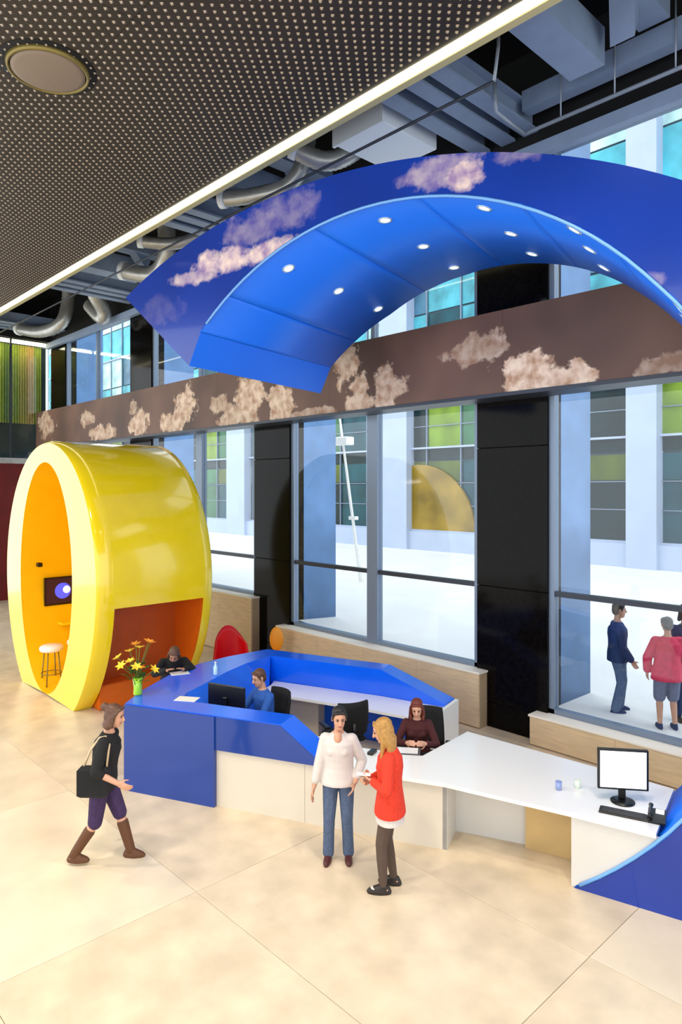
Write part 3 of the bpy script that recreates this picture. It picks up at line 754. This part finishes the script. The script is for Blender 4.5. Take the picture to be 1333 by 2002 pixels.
def person(loc, heading, label, H=1.70, pelvis=(0,0,.93), lean=0, side=0, head_pitch=0, head_yaw=0, hands=None, feet=None, toes=(0,0), knee=(0,1,0), elbow=None,
           top=None, bottom=None, shoes=None, hair=None, skin='skin', voxel=.009, fem=False, curl=.5, palm=None, group=None):
    root = empty('person', loc, R(heading), label=label, cat='person', group=group)
    k = H/1.70; root.scale = (k, k, k)
    pel = Vector(pelvis)
    T = Matrix.Rotation(R(side), 3, 'Y')@Matrix.Rotation(R(-lean), 3, 'X')
    def tp(x, y, z): return pel+T@Vector((x, y, z))
    I3 = Matrix.Identity(3)
    sw = .148 if fem else .172
    shL, shR = tp(-sw, 0, .405), tp(sw, 0, .405)
    hpL, hpR = pel+Vector((-.085,0,-.05)), pel+Vector((.085,0,-.05))
    hands = hands or [tp(-.26,.05,-.13), tp(.26,.05,-.13)]
    feet = feet or [(-.1,0,0), (.1,0,0)]
    elbow = elbow or [(-.4,-1,-.2), (.4,-1,-.2)]
    hands = [Vector(h_) for h_ in hands]; ank = [Vector(f_)+Vector((0,0,.085)) for f_ in feet]
    knees = []
    for hp, an in ((hpL, ank[0]), (hpR, ank[1])): knees.append(ik(hp, an, .408, .395, knee)[0])
    elb = []; wri = []
    for sh, hd, po in ((shL, hands[0], elbow[0]), (shR, hands[1], elbow[1])):
        e_, w_ = ik(sh, hd, .285, .25, po); elb.append(e_); wri.append(w_)
    HM = T@Matrix.Rotation(R(head_yaw), 3, 'Z')@Matrix.Rotation(R(-head_pitch), 3, 'X')
    nk = tp(0, -.005, .50); hc = nk+HM@Vector((0,.02,.155))
    # body ------------------------------------------------------
    b = MB()
    W_ = .93 if fem else 1.0
    tor = [(-.09,.125,.095),(0,.165*(1.03 if fem else 1),.115),(.10,.142*W_,.10),(.18,.135*W_,.095),(.29,.158*W_,.112),(.37,.160*W_,.104),(.42,.130*W_,.085),(.455,.085,.068),(.49,.058,.056)]
    loft(b, [(tp(0,0,z), rx, ry, T) for (z, rx, ry) in tor])
    b.caps(tp(0,-.01,.44), nk+HM@Vector((0,.0,.07)), .052, .048)
    # head: skull, face, jaw, nose, ears
    b.ell(hc+HM@Vector((0,-.012,.025)), (.074,.094,.088), HM, 18, 12)
    b.ell(hc+HM@Vector((0,.018,-.035)), (.060,.070,.085), HM, 16, 10)
    b.ell(hc+HM@Vector((0,.045,-.085)), (.040,.040,.032), HM, 12, 8)
    b.caps(hc+HM@Vector((0,.082,.015)), hc+HM@Vector((0,.104,-.022)), .010, .015, 8)
    for s_ in (-1, 1): b.ell(hc+HM@Vector((s_*.077,-.008,-.01)), (.010,.02,.032), HM, 10, 6)
    for sd_, (sh, e_, w_) in enumerate(((shL, elb[0], wri[0]), (shR, elb[1], wri[1]))):
        b.caps(tp(0,0,.39), sh, .05, .046); b.caps(sh, e_, .046, .038); b.caps(e_, w_, .040, .027)
        # hand
        d = (w_-e_).normalized(); sgn = -1 if sd_ == 0 else 1
        pn = Vector(palm[sd_]) if palm else Vector((-sgn, .2, 0))
        pn = (pn-d*pn.dot(d)).normalized(); si = d.cross(pn).normalized()    # pn: palm faces this way
        fw = si if si.y > 0 else -si                                         # thumb side
        F = Matrix((fw, pn, d)).transposed()
        pc = w_+d*.05
        loft(b, [(w_-d*.01, .024, .018, F), (w_+d*.03, .036, .016, F), (w_+d*.075, .041, .014, F), (w_+d*.092, .038, .012, F)], 14)
        for q, (off, ln) in enumerate(((.030,.068),(.010,.078),(-.010,.072),(-.029,.055))):
            p0 = w_+d*.085+fw*off; a1 = curl*.5; a2 = curl*1.25
            p1 = p0+(d*math.cos(a1)+pn*math.sin(a1)+fw*off*1.2).normalized()*ln*.55
            p2 = p1+(d*math.cos(a2)+pn*math.sin(a2)+fw*off*.6).normalized()*ln*.5
            b.caps(p0, p1, .0092, .0085, 8); b.caps(p1, p2, .0085, .007, 8)
        t0 = w_+d*.03+fw*.03; t1 = t0+(d*.6+fw*.75+pn*.35).normalized()*.04; t2 = t1+(d*.9+fw*.2+pn*.4).normalized()*.035
        b.caps(t0, t1, .013, .0105, 8); b.caps(t1, t2, .0105, .008, 8)
    for sd_, (hp, kn, an) in enumerate(((hpL, knees[0], ank[0]), (hpR, knees[1], ank[1]))):
        b.caps(hp, kn, .078, .052); b.caps(kn, kn+(an-kn)*.35, .05, .052); b.caps(kn+(an-kn)*.3, an, .053, .036)
        ta = R(toes[sd_]); td = Vector((math.sin(ta), math.cos(ta), 0))
        b.caps(an+Vector((0,0,-.04))-td*.03, an+Vector((0,0,-.055))+td*.13, .034, .024)
    remesh(b, 'body', skin, root, voxel)
    # face details
    fm = MB()
    for s_ in (-1, 1): fm.ell(hc+HM@Vector((s_*.030,.078,.012)), (.011,.008,.006), HM, 10, 6)
    fm.build('eyes', 'eye', root)
    bm_ = MB()
    for s_ in (-1, 1): bm_.caps(hc+HM@Vector((s_*.016,.085,.030)), hc+HM@Vector((s_*.046,.074,.030)), .004, .003, 6)
    hm_ = hair['m'] if hair else 'eye'
    bm_.build('eyebrows', hm_, root)
    MB().ell(hc+HM@Vector((0,.083,-.058)), (.022,.007,.006), HM, 10, 6).build('mouth', 'lip', root)
    # hair ------------------------------------------------------
    if hair:
        h_ = MB()
        h_.ell(hc+HM@Vector((0,-.030,.044)), (.081,.092,.080), HM, 18, 12)
        h_.ell(hc+HM@Vector((0,-.055,-.005)), (.080,.062,.085), HM, 16, 10)
        h_.caps(hc+HM@Vector((-.045,.050,.088)), hc+HM@Vector((.045,.050,.088)), .017, .017)
        for s_ in (-1, 1): h_.caps(hc+HM@Vector((s_*.066,.034,.070)), hc+HM@Vector((s_*.076,.012,-.005)), .016, .012, 8)
        L = hair.get('len', 0)
        if L:
            for q in range(9):
                a = R(200+ (140/8)*q) ; base = hc+HM@Vector((.075*math.cos(a), .02+.095*math.sin(a)*.9, .0))
                mid = base+HM@Vector((.012*math.cos(a), -.01, -.11)); end = mid+Vector((0,0,-max(.01, L-.11)))+T@Vector((0,-.01,0))
                h_.caps(base, mid, .030, .030, 8); h_.caps(mid, end, .030, .017, 8)
            for s_ in (-1, 1):
                p0 = hc+HM@Vector((s_*.072,.008 if L < .3 else .03,.03)); p1 = p0+HM@Vector((s_*.012,.0,-.12)); p2 = p1+Vector((0,.02,-max(.01,L-.13)))
                h_.caps(p0, p1, .024, .026, 8); h_.caps(p1, p2, .026, .014, 8)
        if hair.get('bun'): h_.ell(hc+HM@Vector((0,-.13,.06)), (.045,.045,.045), HM)
        remesh(h_, 'hair', hair['m'], root, voxel*1.1, 3)
    # clothes ---------------------------------------------------
    if top:
        c = MB(); g = top.get('fit', .016); hem = top.get('hem', -.13); fl_ = top.get('flare', 0)
        secs = [(tp(0,0,hem), .165+g+fl_, .118+g+fl_, T), (tp(0,0,hem+.03), .165+g+fl_, .118+g+fl_, T)]
        for (z, rx, ry) in tor[1:-1]:
            if z > hem+.05: secs.append((tp(0,0,z), (max(rx, .150*W_) if z < .4 else rx)+g*(1 if z < .4 else .5), (max(ry,.10) if z < .4 else ry)+g*(1 if z < .4 else .5), T))
        secs.append((tp(0,-.004,.478), .070, .062, T))
        loft(c, secs, 24)
        if fem: 
            for s_ in (-1, 1): c.ell(tp(s_*.065,.085,.29), (.062,.05,.06), T)
        for (sh, e_, w_) in ((shL, elb[0], wri[0]), (shR, elb[1], wri[1])):
            c.caps(tp(0,0,.385), sh, .055+g*.4, .047+g*.6); c.caps(sh, e_, .048+g*.6, .040+g*.7)
            sl = top.get('sleeve', 1)
            if sl > .5:
                q_ = e_+(w_-e_)*(2*(sl-.5))*.97; c.caps(e_, q_, .040+g*.7, .031+g*.7)
        remesh(c, top.get('name', 'shirt'), top['m'], root, voxel, 3)
        if top.get('under'):
            c = MB(); z0 = hem-.075
            loft(c, [(tp(0,0,z0), .172+g, .125+g, T), (tp(0,0,hem+.05), .166+g*.6, .118+g*.6, T)], 24); remesh(c, 'undershirt', top['under'], root, voxel, 2)
        if top.get('neck'):
            c = MB(); c.ell(tp(0,.072,.435), (.048,.050,.075), T); remesh(c, 'neckline', skin, root, voxel*.8, 2)
    if bottom:
        c = MB(); g = bottom.get('fit', .012); ln = bottom.get('len', 1.0)
        loft(c, [(pel+Vector((0,0,-.10)), .145+g, .105+g, I3), (pel, .168+g, .116+g, I3), (tp(0,0,.06), .158+g*.6, .108+g*.6, T)], 24)
        if bottom.get('skirt'):
            kc = (knees[0]+knees[1])/2; hc_ = (hpL+hpR)/2; e1 = hc_+(kc-hc_)*bottom['skirt']
            sp_w = (knees[0]-knees[1]).length*.5*bottom['skirt']
            loft(c, [(pel, .17+g, .118+g, I3), (hc_+(e1-hc_)*.5, .175+g, .135+g, I3), (e1, .18+g, .13+g+sp_w*.4, I3)], 24)
        else:
            for hp, kn, an in ((hpL, knees[0], ank[0]), (hpR, knees[1], ank[1])):
                c.caps(hp, kn, .084+g, .056+g)
                if ln > .5:
                    e_ = kn+(an-kn)*(2*(ln-.5)); bt = bottom.get('cuff', .045)
                    c.caps(kn, kn+(e_-kn)*.4, .055+g, .052+g); c.caps(kn+(e_-kn)*.4, e_, .052+g, bt+g*.5)
        remesh(c, bottom.get('name', 'trousers'), bottom['m'], root, voxel, 3)
    if shoes:
        for sd_, an in enumerate(ank):
            c = MB(); ta = R(toes[sd_]); td = Vector((math.sin(ta), math.cos(ta), 0)); bz = an.z-.085
            F = Matrix((Vector((td.y,-td.x,0)), td, Vector((0,0,1)))).transposed()
            def sp__(f_, r_, z_): return (Vector((an.x, an.y, bz))+td*f_+Vector((0,0,z_)))
            loft(c, [(sp__(.04,0,.0), .040, .115, F), (sp__(.04,0,.025), .044, .125, F), (sp__(.035,0,.05), .040, .11, F), (sp__(-.0,0,.085), .036, .055, F)], 18)
            if shoes.get('boot'): c.caps(an, an+(knees[sd_]-an)*shoes['boot'], .050, .062)
            remesh(c, 'shoe', shoes['m'], root, voxel, 2)
            if shoes.get('toe'):
                t_ = MB(); t_.ell(Vector((an.x, an.y, bz))+td*.07+Vector((0,0,.050)), (.036,.060,.020), F); t_.build('shoe_top', shoes['toe'], root)
    return root
# fabrics and hair
mat('f_white', (.82,.79,.77), .8, var=.03, scale=15, bump=.25)
mat('f_jeans', (.30,.36,.47), .85, var=.15, scale=30)
mat('f_coral', (.84,.21,.11), .85, var=.12, scale=40, bump=.3)
mat('f_ochre', (.88,.52,.12), .8)
mat('f_taupe', (.33,.26,.22), .85, var=.08, scale=30)
mat('f_black', (.05,.05,.06), .85, var=.2, scale=30)
mat('f_blue', (.15,.36,.68), .8, var=.08, scale=30)
mat('f_purple', (.22,.14,.30), .85, var=.2, scale=20)
mat('f_navy', (.10,.19,.36), .8, var=.15, scale=20)
mat('f_navy2', (.20,.20,.36), .8, var=.15, scale=20)
mat('f_steel', (.32,.40,.52), .85, var=.1, scale=20)
mat('f_pink', (.86,.20,.34), .8, var=.12, scale=15)
mat('f_greyblue', (.44,.46,.55), .85, var=.1, scale=20)
mat('f_maroon', (.27,.075,.085), .85, var=.12, scale=20)
mat('f_beige', (.80,.70,.56), .8)
mat('boot_brown', (.36,.21,.10), .6)
mat('shoe_maroon', (.30,.12,.12), .5)
mat('shoe_dark', (.14,.11,.10), .5)
mat('shoe_white', (.86,.80,.76), .5)
mat('hair_black', (.10,.08,.09), .5, var=.2, scale=40)
mat('hair_blond', (.66,.49,.24), .5, var=.2, scale=40)
mat('hair_brown', (.34,.22,.15), .5, var=.2, scale=40)
mat('hair_auburn', (.40,.15,.09), .5, var=.2, scale=40)
mat('hair_grey', (.45,.45,.45), .6, var=.2, scale=40)

person((-5.36, 5.05, 0), -138, 'standing person in white top and blue jeans with one hand in pocket', H=1.66, pelvis=(0,0,.93), head_pitch=14, head_yaw=12,
    hands=[(-.19,.10,.90), (.27,.06,.80)], elbow=[(-.7,-1,0), (.3,-1,0)], feet=[(-.11,0,0), (.11,.03,0)], toes=(-6,6),
    top=dict(m='f_white', hem=-.08, fit=.026, sleeve=.86, flare=.012, neck=True, name='blouse'), bottom=dict(m='f_jeans', fit=.010, cuff=.058, name='jeans'), shoes=dict(m='shoe_maroon'),
    hair=dict(m='hair_black'), voxel=.0065, fem=True, curl=.45)
w = person((-4.61, 5.05, 0), 128, 'standing person in coral cardigan and dark leggings with long blond hair', H=1.72, pelvis=(0,0,.93), head_pitch=24, head_yaw=6,
    hands=[(-.06,.17,1.08), (.07,.20,1.04)], elbow=[(-1,-.7,-.4), (1,-.7,-.4)], feet=[(-.09,.06,0), (.08,-.03,0)], toes=(-4,8), palm=[(.6,0,.8), (-.6,0,.8)],
    top=dict(m='f_coral', hem=-.17, fit=.020, sleeve=.95, flare=.018, under='f_white', name='cardigan'), bottom=dict(m='f_taupe', fit=.004, cuff=.036, name='leggings'),
    shoes=dict(m='shoe_dark', toe='shoe_white'), hair=dict(m='hair_blond', len=.32), voxel=.0065, fem=True, curl=1.2)
c = MB(); c.ell((0,.072,1.16), (.075,.055,.20)); remesh(c, 'inner_top', 'f_ochre', w, .008, 2)
person((-7.09, 3.20, 0), -43.5, 'walking person in black top, purple shorts and brown boots carrying a bag', H=1.72, pelvis=(0,0,.90), lean=8, head_pitch=8,
    hands=[(-.25,-.16,.86), (.26,.24,.93)], feet=[(-.07,.27,.0), (.09,-.27,.03)], toes=(0,0),
    top=dict(m='f_black', hem=-.11, fit=.03, sleeve=.62, name='jacket'), bottom=dict(m='f_purple', fit=.02, len=.44, name='shorts'), shoes=dict(m='boot_brown', boot=.72),
    hair=dict(m='hair_brown', len=.04, bun=True), voxel=.008, fem=True)
# seated receptionist in blue, looking at his monitor
HM_ = R(176)
office_chair((-7.92, 5.97), HM_, 'black office chair under the receptionist in the blue shirt')
person((-7.92, 5.97, 0), 176, 'seated receptionist in a blue shirt working behind the counter', H=1.76, pelvis=(0,-.04,.60), lean=6, head_pitch=14,
    hands=[(-.14,.40,.74), (.14,.40,.74)], elbow=[(-.7,-.6,-.6), (.7,-.6,-.6)], feet=[(-.11,.42,0), (.11,.40,0)],
    top=dict(m='f_blue', hem=-.06, fit=.018, sleeve=.95), bottom=dict(m='f_black', fit=.012), shoes=dict(m='shoe_dark'), hair=dict(m='hair_brown'), voxel=.008, curl=.3)
office_chair((-7.05, 6.75), R(70), 'empty black office chair behind the white-shirted visitor')
office_chair((-5.72, 6.95), R(-142), 'black office chair under the red-haired seated person')
person((-5.80, 6.88, 0), -142, 'seated person with dark red hair and maroon top looking down at papers', H=1.66, pelvis=(0,-.02,.57), lean=10, head_pitch=16,
    hands=[(-.12,.34,.80), (.12,.34,.80)], elbow=[(-.7,-.6,-.6), (.7,-.6,-.6)], feet=[(-.10,.36,0), (.10,.36,0)],
    top=dict(m='f_maroon', hem=-.06, fit=.016, sleeve=.95, name='sweater'), bottom=dict(m='f_black', fit=.012), shoes=dict(m='shoe_dark'), hair=dict(m='hair_auburn', len=.20), voxel=.008, fem=True, curl=.6)
# visitor leaning on the counter from the pod side
person((-10.02, 5.70, 0), -115, 'person in dark clothes leaning on the blue counter by the flower vase', H=1.70, pelvis=(0,-.02,.90), lean=38, head_pitch=14, head_yaw=-12,
    hands=[(-.12,.62,1.185), (.14,.62,1.185)], elbow=[(-1,-.2,-.6), (1,-.2,-.6)], feet=[(-.1,-.05,0), (.1,-.25,0)], palm=[(0,0,-1), (0,0,-1)],
    top=dict(m='f_black', hem=-.11, fit=.028, sleeve=.95, name='jacket'), bottom=dict(m='f_black', fit=.015), shoes=dict(m='shoe_dark'), hair=dict(m='hair_brown', len=.10), skin='skin_b', voxel=.009, curl=.25)
# people out on the plaza
GZ = .46
person((-4.83, 10.62, GZ), -52, 'person in navy jacket and jeans standing sideways on the plaza outside', H=1.74, pelvis=(0,0,.925), head_pitch=6,
    hands=[(-.22,.10,.82), (.20,.16,.84)], feet=[(-.09,.05,0), (.09,-.05,0)],
    top=dict(m='f_navy', hem=-.13, fit=.035, sleeve=.95, name='jacket'), bottom=dict(m='f_steel', fit=.022, cuff=.06), shoes=dict(m='f_navy'), hair=dict(m='hair_black'), skin='skin_b', voxel=.010, group=None)
person((-4.02, 10.50, .43), 40, 'person in pink jacket and grey shorts seen from behind on the plaza', H=1.66, pelvis=(0,0,.93), head_pitch=4,
    hands=[(-.27,.08,.84), (.27,.08,.84)], feet=[(-.11,0,0), (.11,0,0)], elbow=[(-1,-.6,0), (1,-.6,0)],
    top=dict(m='f_pink', hem=-.18, fit=.045, sleeve=.92, flare=.03, name='jacket'), bottom=dict(m='f_greyblue', fit=.035, len=.50, name='shorts'), shoes=dict(m='f_navy'), hair=dict(m='hair_grey'), voxel=.010)
person((-3.98, 11.08, .42), -140, 'person in dark navy coat facing the glass behind the pink jacket', H=1.80, pelvis=(0,0,.93), head_pitch=5,
    top=dict(m='f_navy2', hem=-.20, fit=.035, sleeve=.95, name='coat'), bottom=dict(m='f_navy', fit=.02), shoes=dict(m='shoe_dark'), hair=dict(m='hair_black', len=.05), skin='skin_b', voxel=.010)

# things carried
bag = empty('shoulder_bag', (-6.93, 3.06, .80), R(-43.5), label='black shoulder bag at the hip of the walking person', cat='bag')
MB().bev(-.05, .06, -.19, .13, -.02, .30, .03).build('bag_body', 'f_black', bag)
MB().tube([(0,-.14,.28),(-.03,-.08,.45),(-.08,.0,.565),(-.09,.06,.575),(-.06,.11,.5),(0,.10,.28)], .012, 6).build('strap', 'f_beige', bag)
ph = empty('mobile_phone', (-4.80, 4.87, 1.14), R(128), label='small pale phone held by the person in the coral cardigan', cat='phone')
MB().bev(-.035, .035, -.07, .07, -.004, .004, .003).build('phone_body', 'white_gloss', ph)

# ------------------------------------------------------------------ objects on counter and table
ZTOP = ZT
vz = empty('flower_vase', (-8.80, 4.47, ZTOP), label='lime green glass vase on the corner of the blue counter', cat='vase')
MB().lathe([(.0,.0),(.055,.0),(.060,.02),(.055,.10),(.070,.24),(.066,.24),(.050,.10),(.052,.025),(0,.02)], seg=20).build('vase_body', mat('vase_glass', (.62,.86,.16), .08, coat=.6), vz)
fy = mat('petal_yellow', (.95,.80,.18), .6, var=.1, scale=20); fo = mat('petal_orange', (.96,.62,.14), .6, var=.1, scale=20); lf = mat('leaf', (.20,.33,.07), .6, var=.3, scale=20); st = mat('stem', (.30,.44,.12), .6)
for k in range(11):
    a = 2.4*k; rr = .05+.022*k % .24; tx, ty, tz = rr*math.cos(a)*1.25, rr*math.sin(a)*1.25, .34+.05*((k*5) % 8)
    fl_ = empty('cut_flower', (-8.80, 4.47, ZTOP+.03), label=('yellow' if k % 3 else 'orange')+' lily stem standing in the green glass vase', cat='flower', group='cut flowers in the green vase')
    s_ = MB().tube([(.01*math.cos(a),.01*math.sin(a),.0),(tx*.35,ty*.35,tz*.6),(tx,ty,tz)], .005, 6).build('stem', st, fl_)
    m = MB(); ax = Vector((tx, ty, tz*.8)).normalized(); u = ax.orthogonal().normalized(); w_ = ax.cross(u); c0 = Vector((tx, ty, tz))
    for q in range(6):
        an = 2*math.pi*q/6; o_ = u*math.cos(an)+w_*math.sin(an); t_ = ax.cross(o_)
        m.add([c0, c0+o_*.035+ax*.03+t_*.022, c0+o_*.085+ax*.035, c0+o_*.035+ax*.03-t_*.022, c0+o_*.035+ax*.022], [(0,1,4),(1,2,4),(2,3,4),(3,0,4),(0,3,2,1)])
    m.build('blossom', fy if k % 3 else fo, fl_)
    for q in range(3):
        b0 = Vector((tx*.3, ty*.3, tz*.45+.05*q)); dr = Vector((math.cos(a+2.1*q), math.sin(a+2.1*q), .35)); sd_ = Vector((-dr.y, dr.x, 0))*.16
        MB().add([b0, b0+dr*.08+sd_*.16, b0+dr*.16, b0+dr*.08-sd_*.16, b0+dr*.08+Vector((0,0,.012))], [(0,1,4),(1,2,4),(2,3,4),(3,0,4),(0,3,2,1)]).build('leaf', lf, fl_)
pp = MB().bev(-.15, .15, -.10, .10, 0, .006, .002).build('paper_sheet', 'white_gloss', None, (-8.14, 4.85, ZTOP+.001), R(35)); tag(pp, 'white paper sheet lying on the front of the blue counter', 'paper')
bt = empty('water_bottle', (-8.90, 5.80, ZTOP), label='small clear bottle standing on the blue counter', cat='bottle')
MB().lathe([(0,0),(.03,0),(.033,.02),(.033,.12),(.014,.16),(.014,.18)], seg=16).build('bottle_body', mat('bottle', (.75,.9,.98), .05, coat=.5), bt)
MB().lathe([(.016,.175),(.016,.2),(0,.2)], seg=14).build('cap', 'white_gloss', bt)
p2 = MB().bev(-.10, .10, -.14, .14, 0, .004, .001).build('paper_sheet', 'white_gloss', None, (-9.36, 5.45, ZTOP+.001), R(-20)); tag(p2, 'white paper under the hands of the person leaning on the counter', 'paper')
def monitor(loc, rz, label, scr, w=.50, h=.32, zc=.33):
    o = empty('computer_monitor', loc, rz, label=label, cat='monitor')
    MB().bev(-w/2, w/2, -.02, .02, zc-h/2, zc+h/2, .006).build('bezel', 'black_plastic', o)
    MB().box(-w/2+.022, w/2-.022, -.023, -.0205, zc-h/2+.022, zc+h/2-.022).build('screen', scr, o)
    MB().bev(-.035, .035, .02, .05, .02, zc, .006).build('neck', 'black_plastic', o)
    MB().lathe([(0,0),(.12,0),(.12,.012),(.05,.02),(0,.02)], seg=24).build('base', 'black_plastic', o)
    return o
scr_w = mat('screen_white', (.9,.93,.96), .3, emit=(.93,.96,1), estr=.95)
monitor((-3.12, 6.98, .755), R(38), 'black-framed monitor with white screen on the long white table', scr_w, .50, .42, .34)
mo2 = monitor((-7.95, 5.36, .735), R(200), 'dark monitor facing the receptionist in the blue shirt', 'black_plastic', .60, .32, .38)
kb = empty('keyboard', (-2.98, 6.72, .755), R(19), label='black keyboard in front of the white-screened monitor', cat='keyboard')
MB().bev(-.24, .20, -.07, .07, 0, .018, .004).build('keyboard_body', 'black_plastic', kb)
for r_ in range(4):
    MB().bev(-.22, .18, -.06+.031*r_, -.06+.031*r_+.025, .018, .025, .002).build('key_row', mat('key', (.12,.12,.13), .5), kb)
dp = empty('desk_phone', (-2.72, 6.84, .755), R(19), label='black desk phone at the end of the white table by the ring', cat='phone')
MB().add([(-.08,-.1,0),(.08,-.1,0),(.08,.1,0),(-.08,.1,0),(-.08,-.1,.02),(.08,-.1,.02),(.08,.1,.07),(-.08,.1,.07)], [(3,2,1,0),(4,5,6,7),(0,1,5,4),(1,2,6,5),(2,3,7,6),(3,0,4,7)]).build('phone_base', 'black_plastic', dp)
MB().tube([(-.055,-.09,.055),(-.055,-.05,.075),(-.055,.05,.10),(-.055,.09,.10)], [.024,.016,.016,.024], 8).build('handset', 'black_plastic', dp)
MB().box(-.01, .065, .02, .08, .055, .075).build('display', 'screen_white', dp)
for i, (x, y, cc, lb) in enumerate(((-3.72,6.76,(.55,.62,.82),'small blue-tinted glass on the long white table'), (-3.60,6.95,(.86,.92,.86),'small clear glass on the long white table'))):
    g_ = MB().lathe([(0,0),(.03,0),(.036,.09),(.032,.09),(.027,.008),(0,.008)], seg=16).build('drinking_glass', mat('glass_cup_%d' % i, cc, .08, coat=.5), None, (x, y, .755)); tag(g_, lb, 'glass')
ph2 = MB().bev(-.035, .035, -.07, .07, 0, .04, .006).build('card_reader', 'black_plastic', None, (-5.80, 6.03, .755), R(20)); tag(ph2, 'small black card reader on the white table beside the white blouse', 'device')
lp = empty('document_folder', (-5.60, 6.46, .755), R(-142), label='grey document folder open before the red-haired seated person', cat='folder')
MB().bev(-.16, .16, -.03, .20, 0, .012, .003).build('cover', mat('folder_grey', (.30,.30,.31), .6), lp)
MB().box(-.13, .13, .0, .18, .012, .016).build('paper', 'white_gloss', lp)

# ------------------------------------------------------------------ lounge furniture beyond the desk
rc = empty('lounge_chair', (-11.75, 8.05, 0), R(-110), label='red rounded lounge chair beside the yellow pod', cat='chair')
m = MB(); v = []; nn = 16
for j in range(9):
    t = j/8
    for i in range(nn+1):
        a = R(180+180*i/nn); rad = .40-.06*t
        hgt = .34+.78*t*(1-.45*abs(math.cos(a))**2)
        v.append((rad*math.cos(a), rad*math.sin(a)*.95-.05*t, hgt))
n0 = len(v); v2 = [(x*.88, y*.88+.01, z) for (x, y, z) in v]
f = [(j*(nn+1)+i, j*(nn+1)+i+1, (j+1)*(nn+1)+i+1, (j+1)*(nn+1)+i) for j in range(8) for i in range(nn)]
f2 = [tuple(n0+k for k in reversed(q)) for q in f]
bd = [i for i in range(nn+1)]+[j*(nn+1)+nn for j in range(1,9)]+[8*(nn+1)+i for i in range(nn-1,-1,-1)]+[j*(nn+1) for j in range(7,0,-1)]
f3 = [(bd[k], n0+bd[k], n0+bd[(k+1) % len(bd)], bd[(k+1) % len(bd)]) for k in range(len(bd))]
m.add(v+v2, f+f2+f3, True).build('shell', 'red_chair', rc)
MB().lathe([(0,.32),(.36,.32),(.39,.36),(.38,.43),(.30,.46),(0,.47)], seg=24).build('seat', 'red_chair', rc)
for k in range(4):
    a = R(45+90*k); MB().tube([(.2*math.cos(a),.2*math.sin(a),.33),(.30*math.cos(a),.30*math.sin(a),0)], .016, 8).build('leg', 'chrome', rc)
oc = empty('lounge_chair', (-11.35, 8.85, 0), R(-140), label='orange rounded chair against the wood parapet by the black pillar', cat='chair')
MB().ell((0,-.18,.80), (.15,.05,.26)).build('backrest', 'orange_chair', oc)
MB().lathe([(0,.42),(.24,.42),(.26,.45),(.24,.49),(0,.5)], seg=20).build('seat', 'orange_chair', oc)
MB().tube([(0,-.02,.46),(0,-.22,.48),(0,-.2,.75)], .018, 8).build('back_stem', 'chrome', oc)
for k in range(4):
    a = R(45+90*k); MB().tube([(.16*math.cos(a),.16*math.sin(a),.43),(.23*math.cos(a),.23*math.sin(a),0)], .013, 8).build('leg', 'chrome', oc)
ct = empty('side_table', (-10.75, 7.75, 0), label='white round side table between the red chair and the counter', cat='table')
MB().lathe([(0,.68),(.40,.68),(.42,.70),(.40,.72),(0,.72)], seg=32).build('table_top', 'white_gloss', ct)
MB().tube([(0,0,.02),(0,0,.68)], .03, 10).build('column', 'chrome', ct)
MB().lathe([(.24,0),(.24,.012),(.05,.03)], seg=24).build('base', 'chrome', ct)
